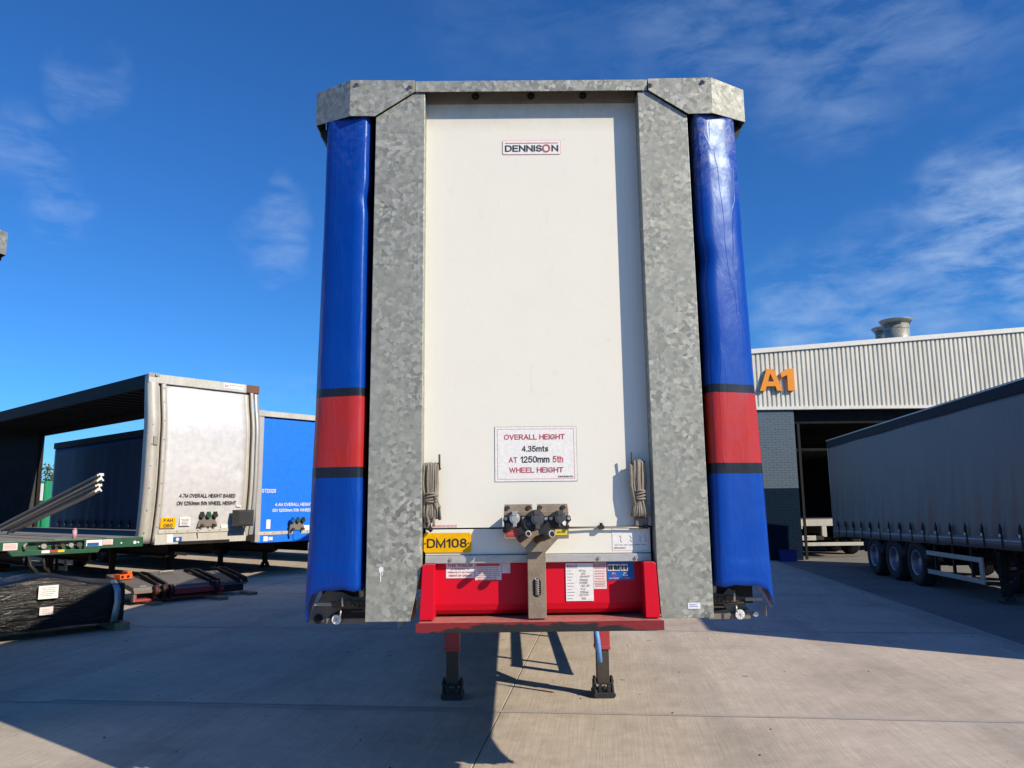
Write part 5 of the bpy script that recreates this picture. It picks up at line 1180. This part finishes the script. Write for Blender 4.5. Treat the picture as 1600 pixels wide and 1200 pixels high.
# ------------------------------------------------------------------ loose things on the ground at left
def tail_lift():
    rz = TH-0.06
    T = thing('tail_lift', (-6.74, 9.74, 0.13), rz, 'dismounted tail lift with grey plates on a red beam, lying on timber blocks', 'tail lift')
    mb = MB(); mb.prism_x([(0.0,0.10),(0.03,0.17),(1.40,0.33),(1.40,0.27),(0.2,0.10)], 0.0, 1.66); part('lift_plate', mb, 'lift', T, 0.01)
    mb = MB(); mb.prism_x([(0.25,0.06),(0.28,0.12),(1.45,0.26),(1.45,0.20)], 1.70, 2.25); part('lift_plate', mb, 'lift', T, 0.01)
    mb = MB(); mb.box(0.70,1.64,-0.05,0.09,0.005,0.115); part('cross_beam', mb, 'leg_red', T, 0.015)
    mb = MB(); mb.box(0.03,1.62,0.12,0.20,-0.06,0.10); mb.box(1.72,2.2,0.3,0.36,-0.07,0.06); part('skirt', mb, 'rustred', T)
    mb = MB(); mb.box(0.0,0.03,-0.01,0.10,-0.07,0.12); mb.box(0.0,0.48,-0.03,-0.0,0.07,0.12); part('front_edge', mb, 'dust', T, 0.004)
    mb = MB(); mb.box(0.0,1.66,0.02,0.07,-0.075,-0.035); mb.box(0.02,0.06,0.0,0.05,-0.07,0.10); part('lower_tube', mb, 'leg_red', T, 0.006)
    for x in (0.42,0.57,1.40,1.55,1.95,2.1):
        mb = MB(); mb.prism_x([(-0.04,0.12),(0.02,0.22),(0.9,0.36),(1.2,0.36),(1.2,0.31),(0.9,0.30),(0.06,0.13)], x-0.022, x+0.022); part('lift_arm', mb, 'chassis', T, 0.004)
    for x in (0.36,0.50,0.63,1.47):
        mb = MB(); mb.cyl((x-0.035,-0.04,0.10),(x+0.035,-0.04,0.10),0.095,16); mb.box(x-0.025,x+0.025,-0.06,0.02,-0.06,0.12); mb.cyl((x-0.05,-0.04,0.10),(x+0.05,-0.04,0.10),0.03,10); part('hinge', mb, 'rustred', T)
    for x,y,z in ((0.15,0.10,0.182),(0.95,0.12,0.185)):
        part('sticker', MB().box(x,x+0.10,y,y+0.05,z,z+0.003), 'label', T)
    mb = MB(); mb.tube([(0.85,1.0,0.30),(0.85,1.02,0.35),(1.10,1.02,0.35),(1.10,1.0,0.30)],0.015,6); part('lift_handle', mb, 'steel', T)
    o = thing('hydraulic_block', (-6.74+math.cos(rz)*0.10-math.sin(rz)*0.85, 9.74+math.sin(rz)*0.10+math.cos(rz)*0.85, 0.40), rz+0.2, 'bright orange hydraulic block lying on the corner of the grey lift plate', 'hydraulic block')
    mb = MB(); mb.box(-0.10,0.14,-0.10,0.10,0.0,0.09); mb.box(0.05,0.14,-0.08,0.10,0.091,0.14); part('block_body', mb, 'orangebox', o, 0.01)
    mb = MB(); mb.cyl((0.0,0,0.09),(0.0,0,0.12),0.04,12); mb.cyl((-0.06,-0.101,0.05),(-0.06,-0.115,0.05),0.025,10); mb.cyl((0.05,-0.101,0.05),(0.05,-0.115,0.05),0.025,10); part('port', mb, 'chassis', o)
def timber(x, y, rz, sx, sy, sz, label):
    o = thing('timber_block', (x, y, 0), rz, label, 'timber block', 'timber blocks on the ground')
    part('block_body', MB().box(-sx/2,sx/2,-sy/2,sy/2,0,sz), 'timber', o, 0.004)
tail_lift()
timber(-6.53+0.02, 9.95, TH, 0.16, 0.5, 0.055, 'sunlit timber block under the near left end of the tail lift')
timber(-5.60, 10.62, TH, 0.18, 0.5, 0.055, 'timber block in shade under the right end of the red beam')
timber(-5.26, 11.35, TH, 0.16, 0.4, 0.055, 'timber block under the far small lift plate')
timber(-5.86, 7.32, TH-0.1, 0.20, 0.8, 0.10, 'timber block under the right end of the black wrapped bundle')
timber(-7.2, 6.0, TH-0.1, 0.20, 0.8, 0.10, 'timber block under the left end of the black wrapped bundle')

def bundle():
    rz = math.atan2(7.10-6.04, -5.68+6.66)
    T = thing('wrapped_bundle', (-5.62, 7.10, 0.10), rz, 'long bundle wrapped in black stretch film with two paper labels', 'bundle')
    n = 70; rows = []
    for k in range(n+1):
        x = -2.9 + 2.9*k/n; t = (x+2.9)/2.9
        top = 0.535 + 0.14*math.exp(-((x+0.95)/0.5)**2) + 0.09*math.exp(-((x+2.1)/0.8)**2)
        bulge = 0.04*math.sin(t*9); row = []
        prof = [(0.0,0.02),(-0.02,top*0.25),(-0.025,top*0.5),(-0.015,top*0.85),(0.02,top*0.985),(0.2,top+0.02),(0.5,top+0.03),(0.85,top),(0.93,top*0.8),(0.95,top*0.4),(0.9,0.02),(0.45,0.0)]
        m = len(prof)
        for i in range(m*3+1):
            a, b = prof[(i//3)%m], prof[(i//3+1)%m]; f = (i%3)/3; y = a[0]+(b[0]-a[0])*f; z = a[1]+(b[1]-a[1])*f
            w = 0.018*noise.noise(Vector((x*1.2,y*7+z*9,4)))+0.010*noise.noise(Vector((x*4+z*3,y*12+z*22,1)))
            row.append((x, y-w+bulge*0.3, max(0.0, z+w)))
        rows.append(row)
    mb = MB().grid(rows)
    mb.add(rows[-1][:-1], [tuple(range(len(rows[-1])-1))]); mb.add(rows[0][:-1], [tuple(range(len(rows[0])-1))[::-1]])
    part('film_wrap', mb, 'film', T, fix=True)
    mb = MB(); mb.grid([[(-0.20,-0.075,0.03),(-0.11,-0.075,0.03)],[(-0.19,-0.098,0.15),(-0.10,-0.098,0.15)],[(-0.17,-0.105,0.30),(-0.08,-0.105,0.30)],[(-0.17,-0.075,0.44),(-0.08,-0.075,0.44)],[(-0.17,0.0,0.515),(-0.08,0.0,0.515)],[(-0.15,0.18,0.575),(-0.06,0.18,0.575)]]); part('foil_strap', mb, 'stripe', T, solid=0.006)
    for x0,x1,z0,z1,m_,yy in ((-1.12,-0.885,0.42,0.59,'label',-0.085),(-1.09,-0.93,0.215,0.315,'pinklabel',-0.082)):
        l = part('sticker', MB().box(x0,x1,yy,yy+0.012,z0,z1), m_, T); pass
        mb = MB(); printed_lines(mb,x0+0.02,x1-0.02,[z1-0.03-0.025*k for k in range(int((z1-z0)/0.03))],yy-0.0004,0.008,0.3,4); part('form_lines', mb, 'greyink', l)
    rs = random.Random(11); mb = MB()
    for k in range(15):
        x = -2.2+1.9*rs.random(); z = 0.05+0.5*rs.random()
        if k < 11: x = -1.85+0.40*rs.random(); z = 0.42+0.13*rs.random()
        mb.tube([(x,-0.078,z),(x+0.02+0.05*rs.random(),-0.09,z+0.02*rs.random()),(x+0.05+0.05*rs.random(),-0.078,z+0.03*rs.random())],0.0018,4)
    part('film_tear', mb, 'whiteink', T)
bundle()

# ------------------------------------------------------------------ grey trailer backed to the warehouse on the right
def grey_trailer():
    th = -0.104; Lg = 13.6
    T = thing('curtainside_trailer', (8.31, 2.84, 0), th, 'long grey curtain-sided trailer backed up to the warehouse door', 'trailer', 'parked lorry trailers')
    hem = lambda y: 0.77+0.0155*(Lg-y); HT = 2.52
    for sx in (-1,1):
        nz, ny = 26, 230 if sx < 0 else 40; rows = []
        for j in range(nz+1):
            t = j/nz; row = []
            for i in range(ny+1):
                y = 0.1+(Lg-0.15)*i/ny; z = hem(y)+(HT-0.17)*t
                w = 0.0
                if sx < 0:
                    sl = y+0.35*t
                    w = 0.060*max(0,1-t*1.45)*noise.noise(Vector((sl*3.4,t*0.6,3)))+0.018*noise.noise(Vector((y*0.7,t*1.5,9)))
                    w += 0.040*max(0,1-t*1.3)*abs(noise.noise(Vector((sl*6.0,t*0.9,7))))
                    if t < 0.10: w -= 0.02*(1-t/0.10)
                row.append((sx*(1.262+w), y, z))
            rows.append(row)
        part('curtain', MB().grid(rows), 'grey', T, solid=0.004)
        # lower band of the curtain and pale webbing line
        mb = MB(); rows = [[(sx*1.285, 0.1+(Lg-0.15)*i/40, hem(0.1+(Lg-0.15)*i/40)-0.005+0.005*math.sin(i*1.7)) for i in range(41)], [(sx*1.285, 0.1+(Lg-0.15)*i/40, hem(0.1+(Lg-0.15)*i/40)+0.20) for i in range(41)]]
        part('hem_band', mb.grid(rows), 'grey', T, solid=0.003)
        mb = MB(); rows = [[(sx*1.289, 0.1+(Lg-0.15)*i/40, hem(0.1+(Lg-0.15)*i/40)+0.105) for i in range(41)], [(sx*1.289, 0.1+(Lg-0.15)*i/40, hem(0.1+(Lg-0.15)*i/40)+0.150) for i in range(41)]]
        part('webbing_line', mb.grid(rows), 'guard', T, solid=0.003)
        curtain_straps(T, sx, sx*1.290, [0.5+0.57*k for k in range(23)], 0.77+0.0155*Lg, 0.34, 'chassis', -0.0155)
        a0, a1 = hem(0)+HT, hem(Lg)+HT
        mb = MB(); mb.add([(sx*1.20,0,a0-0.20),(sx*1.283,0,a0-0.20),(sx*1.283,0,a0-0.01),(sx*1.24,0,a0+0.02),(sx*1.20,Lg,a1-0.20),(sx*1.283,Lg,a1-0.20),(sx*1.283,Lg,a1-0.01),(sx*1.24,Lg,a1+0.02)],
               [(0,1,2,3),(7,6,5,4),(0,4,5,1),(1,5,6,2),(2,6,7,3),(3,7,4,0)]); part('top_rail', mb, 'railnavy', T, fix=True)
        mb = MB(); mb.bar((sx*1.285,0,a0-0.012),(sx*1.285,Lg,a1-0.012),0.012,0.022); part('rail_trim', mb, 'alu', T)
    a0, a1 = hem(0)+HT, hem(Lg)+HT
    mb = MB(); mb.add([(-1.24,0,a0-0.03),(1.24,0,a0-0.03),(1.24,0,a0+0.0),(-1.24,0,a0+0.0),(-1.24,Lg,a1-0.03),(1.24,Lg,a1-0.03),(1.24,Lg,a1),(-1.24,Lg,a1)], [(0,1,2,3),(7,6,5,4),(0,4,5,1),(1,5,6,2),(2,6,7,3),(3,7,4,0)]); part('roof', mb, 'plyw', T, fix=True)
    mb = MB(); mb.box(-1.27,1.27,-0.05,0.05,hem(0)-0.1,a0); part('front_panel', mb, 'white', T)
    mb = MB(); mb.box(-1.27,1.27,Lg-0.04,Lg,hem(Lg)-0.05,a1-0.02); part('rear_door', mb, 'alu', T)
    d0, d1 = hem(0)+0.16, hem(Lg)+0.16
    mb = MB(); mb.add([(-1.24,0.06,d0-0.12),(1.24,0.06,d0-0.12),(1.24,0.06,d0),(-1.24,0.06,d0),(-1.24,Lg-0.05,d1-0.12),(1.24,Lg-0.05,d1-0.12),(1.24,Lg-0.05,d1),(-1.24,Lg-0.05,d1)], [(0,1,2,3),(7,6,5,4),(0,4,5,1),(1,5,6,2),(2,6,7,3),(3,7,4,0)]); part('deck', mb, 'wood', T, fix=True)
    mb = MB()
    for sx in (-1,1): mb.bar((sx*0.5,0.3,hem(0)-0.12),(sx*0.5,Lg-0.1,hem(Lg)-0.10),0.12,0.30)
    part('chassis_beam', mb, 'chassis', T)
    mb = MB()
    for k in range(21): y = 0.5+0.62*k; mb.box(-1.22,1.22,y-0.03,y+0.03,hem(y)-0.05,hem(y)+0.035)
    part('crossmember', mb, 'chassis', T)
    ys = (8.55, 9.70, 10.85)
    for y in ys:
        for sx in (-1,1):
            o = wheel(T, sx*1.09, y, sx, 0.445, random.random()*6); o.scale = (0.95,0.86,0.86); mudguard(T, sx*1.09, y, 0.52, 0.40)
    axles(T, ys, 0.45, 'chassis', 0.95)
    side_guard(T, -1.235, 5.95, 8.0, 0.72, 0.285, 'guard', 0.9); side_guard(T, 1.235, 5.95, 8.0, 0.72, 0.285, 'guard', 0.9)
    for sx in (-1,1):
        l = landing_leg(T, sx*0.95, 5.80, 0.9, 'chassis', 'chassis', split=0.35)
        mb = MB(); mb.bar((sx*0.95,5.72,0.42),(sx*0.65,4.7,0.80),0.05,0.05); mb.bar((sx*0.95,5.88,0.42),(sx*0.65,6.5,0.80),0.05,0.05); part('brace', mb, 'chassis', l)
    mb = MB(); mb.bar((-0.90,5.80,0.50),(0.90,5.80,0.50),0.05,0.05); mb.bar((-1.1,5.45,0.62),(1.1,5.45,0.62),0.03,0.03); part('leg_crossbar', mb, 'chassis', T)
    # spare wheel in its carrier behind the legs
    o = wheel(T, -0.45, 6.35, -1, 0.50, 0.3); o['label'] = 'spare tyre in the carrier behind the landing leg'; o.scale = (0.95,0.8,0.8)
    mb = MB(); mb.tube([(-0.68,6.35,0.9),(-0.68,6.35,0.05),(-0.2,6.35,0.05),(-0.2,6.35,0.9)],0.02,6); part('spare_carrier', mb, 'chassis', T)
    mb = MB(); mb.box(-0.9,-0.7,11.8,11.86,0.16,0.6); mb.box(0.7,0.9,11.8,11.86,0.16,0.6); part('mud_flap', mb, 'chassis_red', T)
grey_trailer()

# rear end of another trailer standing in the same bay
def bay_trailer():
    T = thing('open_trailer', (9.80, 19.2, 0), 0.0, 'white rear frame of an open trailer standing inside the dark loading bay', 'trailer', 'parked lorry trailers')
    x0 = -1.27
    mb = MB(); mb.box(x0,1.27,0,0.12,0.94,1.13); part('rear_sill', mb, 'oldwhite', T, 0.008)
    for a,b in ((x0,x0+0.10),(1.17,1.27)):
        mb = MB(); mb.box(a,b,0.01,0.14,1.131,3.2); part('rear_post', mb, 'alu', T, 0.006)
    mb = MB(); mb.box(x0-0.03,x0+0.12,-0.05,-0.002,0.86,1.02); mb.cyl((x0+0.03,-0.04,0.88),(x0+0.03,-0.04,1.1),0.03,10); part('door_hinge', mb, 'oldwhite', T, 0.006)
    for a in (-0.55,0.40):
        mb = MB(); mb.box(a,a+0.14,0.0,0.10,0.62,0.935); part('light_bracket', mb, 'oldwhite', T, 0.006)
    mb = MB(); mb.box(x0+0.10,x0+0.52,-0.02,0.03,0.52,0.66); p = part('number_board', mb, 'oldwhite', T, 0.004)
    text('lettering','P-','ink',p,x0+0.26,-0.022,0.585,0.10,0.07,0.003)
    mb = MB(); mb.box(x0+0.53,x0+0.75,-0.03,0.05,0.53,0.65); part('rear_lamp', mb, 'black', T, 0.006)
    mb = MB(); mb.box(x0+0.12,1.15,-0.02,0.08,0.355,0.455); part('underrun_bar', mb, 'oldwhite', T, 0.006)
    mb = MB(); mb.box(x0+0.02,1.25,0.13,9,1.0,1.12); part('deck', mb, 'wood', T)
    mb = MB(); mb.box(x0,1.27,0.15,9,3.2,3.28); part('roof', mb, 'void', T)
    mb = MB(); mb.box(-0.56,-0.44,0.11,9,0.70,0.99); mb.box(0.44,0.56,0.11,9,0.70,0.99); part('chassis_beam', mb, 'chassis', T)
    for y in (1.8,3.1):
        for sx in (-1,1): wheel(T, sx*1.03, y, sx, 0.52)
    axles(T, (1.8,3.1), 0.52, 'chassis', 0.9)
bay_trailer()

# ------------------------------------------------------------------ warehouse
def warehouse():
    T = thing('warehouse', (7.22, 18.5, 0), 0.0, 'warehouse of cream ribbed cladding over grey and navy painted brick, with an open loading bay', 'warehouse')
    W = 24.0; top = lambda x: 6.20+0.0716*x; zb = 4.395
    # brick pier: two painted bands, each brick its own piece
    pier = part('brick_pier', MB().box(0.006,1.152,0.0045,0.60,0.0,2.06), 'mortarblue', T)
    pier2 = part('brick_pier', MB().box(0.006,1.152,0.0045,0.60,2.061,zb), 'mortargrey', T)
    bl, bh, jt = 0.219, 0.069, 0.006
    for p_, z0, z1, m_ in ((pier,0.0,2.06,'brickblue'),(pier2,2.061,zb,'brickgrey')):
        full = MB().box(0,bl,0,0.1,0,bh).mesh('brick', M[m_]); half = MB().box(0,bl/2-jt/2,0,0.1,0,bh).mesh('brick', M[m_])
        c = 0; z = z0+0.003
        while z+bh < z1:
            x = 0.0 if c%2 == 0 else -(bl+jt)/2
            while x < 1.15:
                me, xx = full, x
                if x < -0.01: me, xx = half, 0.0
                if x+bl > 1.16: me = half
                if xx + (bl if me is full else bl/2) <= 1.165: link('brick', me, p_, (xx, random.uniform(-0.002,0.003), z))
                x += bl+jt
            z += bh+jt; c += 1
    # ribbed sheet
    pitch = 0.1365; n = int(W/pitch); lo = []; hi = []
    for k in range(n):
        x = k*pitch
        for dx, y in ((0.0,-0.040),(0.072,-0.040),(0.092,-0.006),(0.118,-0.006)):
            lo.append((x+dx, y, zb+0.07)); hi.append((x+dx, y, top(min(x+dx,14.0))-0.10))
    part('cladding', MB().grid([lo, hi], False), 'clad', T)
    mb = MB(); mb.box(0,W,0.003,0.10,zb+0.005,5.9); part('cladding_backing', mb, 'void', T)
    mb = MB(); mb.box(-0.02,W,-0.075,0.10,zb-0.02,zb+0.069); part('sill_trim', mb, 'trimw', T)
    mb = MB(); mb.prism_y([(-0.03,top(0)-0.13),(14.0,top(14)-0.13),(W,top(14)-0.13),(W,top(14)+0.01),(14.0,top(14)+0.01),(-0.03,top(0)+0.01)], -0.09, 0.12); part('verge_trim', mb, 'trimw', T, 0.006)
    mb = MB(); mb.prism_y([(0,5.8),(0,top(0)-0.03),(14,top(14)-0.03),(W,top(14)-0.03),(W,5.8)], 0.125, 38); part('roof', mb, 'roof', T)
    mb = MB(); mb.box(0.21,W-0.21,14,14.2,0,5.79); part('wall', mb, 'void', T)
    for a, b_, y_ in ((0.0,0.2,0.61),(W-0.2,W,0.11)): part('wall', MB().box(a,b_,y_,38,0,5.79), 'clad', T)
    for x_ in (3.28, 6.55, 9.83, 13.1): part('sheet_lap', MB().box(x_-0.012,x_+0.012,-0.0455,-0.0405,zb+0.072,top(x_)-0.13), 'trimw', T)
    for x_ in (1.30, 12.30): part('door_track', MB().box(x_,x_+0.07,0.19,0.245,0.0,3.97), 'chassis', T)
    mb = MB(); mb.box(12.5,W-0.21,0.02,0.5,0,zb-0.03); part('wall', mb, 'brickgrey', T)
    # door head, jamb, interior beams
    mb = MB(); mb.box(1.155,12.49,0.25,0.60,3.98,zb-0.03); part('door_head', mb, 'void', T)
    mb = MB(); mb.box(1.155,1.24,0.30,0.50,0,3.97); part('door_jamb', mb, 'chassis', T)
    mb = MB(); 
    for k in range(5): mb.box(1.3,12.4,1.5+2.2*k,1.7+2.2*k,3.95,4.2)
    mb.box(0.25,W-0.25,0.7,13.9,5.0,5.1); part('ceiling_beam', mb, 'chassis', T)
    mb = MB(); mb.bar((2.1,6.0,2.72),(2.9,6.0,2.82),0.05,0.05); part('yellow_rail', mb, 'yellowlabel', T)
    return T
warehouse()
def roof_cowl(x, y, z, r, h, label):
    T = thing('roof_vent', (x, y, 6.25), 0.0, label, 'roof vent', 'roof vents on the warehouse')
    z -= 6.25; mb = MB(); mb.cyl((0,0,0),(0,0,z-0.16),r,28); mb.cyl((0,0,z-0.34),(0,0,z-0.30),r*1.02,28); part('duct', mb, 'galv', T)
    mb = MB(); mb.lathe([(z-0.02,r*0.80),(z,r*1.36),(z-0.02,r*1.36),(z-0.16,r*0.95)],(0,0,0),'z',28,True); mb.cyl((0,0,z-0.15),(0,0,z-0.02),r*0.9,28); part('cowl', mb, 'galv', T)
    mb = MB()
    for k in range(6): t = k*math.pi/3+0.4; mb.bar((r*0.97*math.cos(t),r*0.97*math.sin(t),z-0.22),(r*1.3*math.cos(t),r*1.3*math.sin(t),z-0.02),0.02,0.02)
    part('cowl_stay', mb, 'steel', T)
roof_cowl(14.02, 23.0, 8.13, 0.42, 1, 'nearer and larger galvanised roof vent with a flared cowl')
roof_cowl(15.15, 26.0, 8.53, 0.40, 1, 'farther roof vent half hidden behind the larger one')

def sign_letters():
    T = thing('building_sign', (7.36, 18.46, 4.93), 0.0, 'raised orange A1 sign on the cream cladding', 'sign')
    h, w = 0.66, 0.68
    A = lambda pts: [(x*w/1.1, z*h) for x, z in pts]
    mb = MB(); y0, y1 = -0.115, 0.0
    mb.prism_y(A([(0,0),(.27,0),(.3325,.20),(.405,.42),(.55,.80),(.55,1),(.39,1)]), y0, y1)
    mb.prism_y(A([(1.1,0),(.83,0),(.7675,.20),(.695,.42),(.55,.80),(.55,1),(.71,1)]), y0, y1)
    mb.prism_y(A([(.333,.205),(.767,.205),(.694,.418),(.406,.418)]), y0+0.0005, y1)
    part('letter', mb, 'orange', T)
    mb = MB(); o = 0.65
    mb.prism_y([(o+.19,0),(o+.385,0),(o+.385,h),(o+.21,h),(o+0.0,h*.80),(o+0.02,h*.60),(o+.19,h*.71)], y0, y1); part('letter', mb, 'orange', T)
sign_letters()

def crate():
    T = thing('plastic_crate', (7.80, 18.15, 0), 0.1, 'dark blue plastic crate at the foot of the brick pier', 'crate')
    mb = MB(); h = 0.31
    for (a,b,c,d) in ((-0.2,0.2,-0.15,-0.14),(-0.2,0.2,0.14,0.15),(-0.2,-0.19,-0.139,0.139),(0.19,0.2,-0.139,0.139)): mb.box(a,b,c,d,0.0,h)
    mb.box(-0.189,0.189,-0.139,0.139,0.005,0.015); part('crate_body', mb, 'bin', T)
    mb = MB()
    for (a,b,c,d) in ((-0.215,0.215,-0.165,-0.151),(-0.215,0.215,0.151,0.165),(-0.215,-0.201,-0.15,0.15),(0.201,0.215,-0.15,0.15)): mb.box(a,b,c,d,h-0.03,h)
    part('crate_rim', mb, 'bin', T)
crate()

# ------------------------------------------------------------------ far end of the yard, seen through the gap
def skip():
    T = thing('waste_container', (-27.6, 40.0, 0), 0.0, 'bright green container with a white panel, far off between two trailers', 'container')
    mb = MB(); mb.prism_x([(0,0.5),(-0.1,3.3),(4.1,3.3),(4.0,0.5)], -1.5, 1.35); part('container_body', mb, 'greenbright', T, 0.02)
    mb = MB()
    for k in range(7): x = -1.4+0.44*k; mb.box(x,x+0.09,-0.16,-0.09,0.5,3.3)
    part('rib', mb, 'greenbright', T)
    part('sticker', MB().box(0.75,1.2,-0.185,-0.165,2.2,3.15), 'label', T)
    mb = MB(); mb.box(-1.3,-1.1,0.2,3.8,0,0.495); mb.box(1.0,1.2,0.2,3.8,0,0.495); part('skid', mb, 'chassis', T)
skip()
def tree(x, y, h, r, label, seed):
    rs = random.Random(seed); T = thing('tree', (x, y, 0), 0.0, label, 'tree', 'trees beyond the yard')
    mb = MB(); mb.cyl((0,0,0),(0.1,0,h*0.7),0.16,8,0.05)
    for k in range(7): t = rs.random()*6.28; mb.cyl((0.05,0,h*(0.25+0.06*k)),(r*0.7*math.cos(t),r*0.7*math.sin(t),h*(0.5+0.06*k)),0.06,6,0.015)
    part('trunk', mb, 'bark', T)
    mb = MB()
    cl = [(Vector((rs.gauss(0,r*0.4),rs.gauss(0,r*0.4),h*(0.32+0.6*rs.random()))), r*(0.25+0.25*rs.random())) for _ in range(22)]
    for c, q in cl:
        for _ in range(130):
            d = Vector((rs.gauss(0,1),rs.gauss(0,1),rs.gauss(0,1))).normalized()*q*(rs.random()**0.4); p = c+d; p.z = max(p.z, 0.3)
            a = Vector((rs.gauss(0,1),rs.gauss(0,1),rs.gauss(0,1))).normalized()*0.13; b = a.orthogonal().normalized()*0.07
            mb.add([p-a, p+b, p+a, p-b], [(0,1,2,3)])
    o = part('crown', mb, 'leaf', T); o['kind'] = 'stuff'
tree(-35.6, 56.0, 5.0, 2.0, 'bushy green tree straight behind the green container', 4)
tree(-39.5, 58.0, 4.6, 2.0, 'bushy green tree farther left, behind the parked trailers', 5)
tree(-31.5, 59.0, 4.4, 2.0, 'bushy green tree farther right, behind the parked trailers', 6)
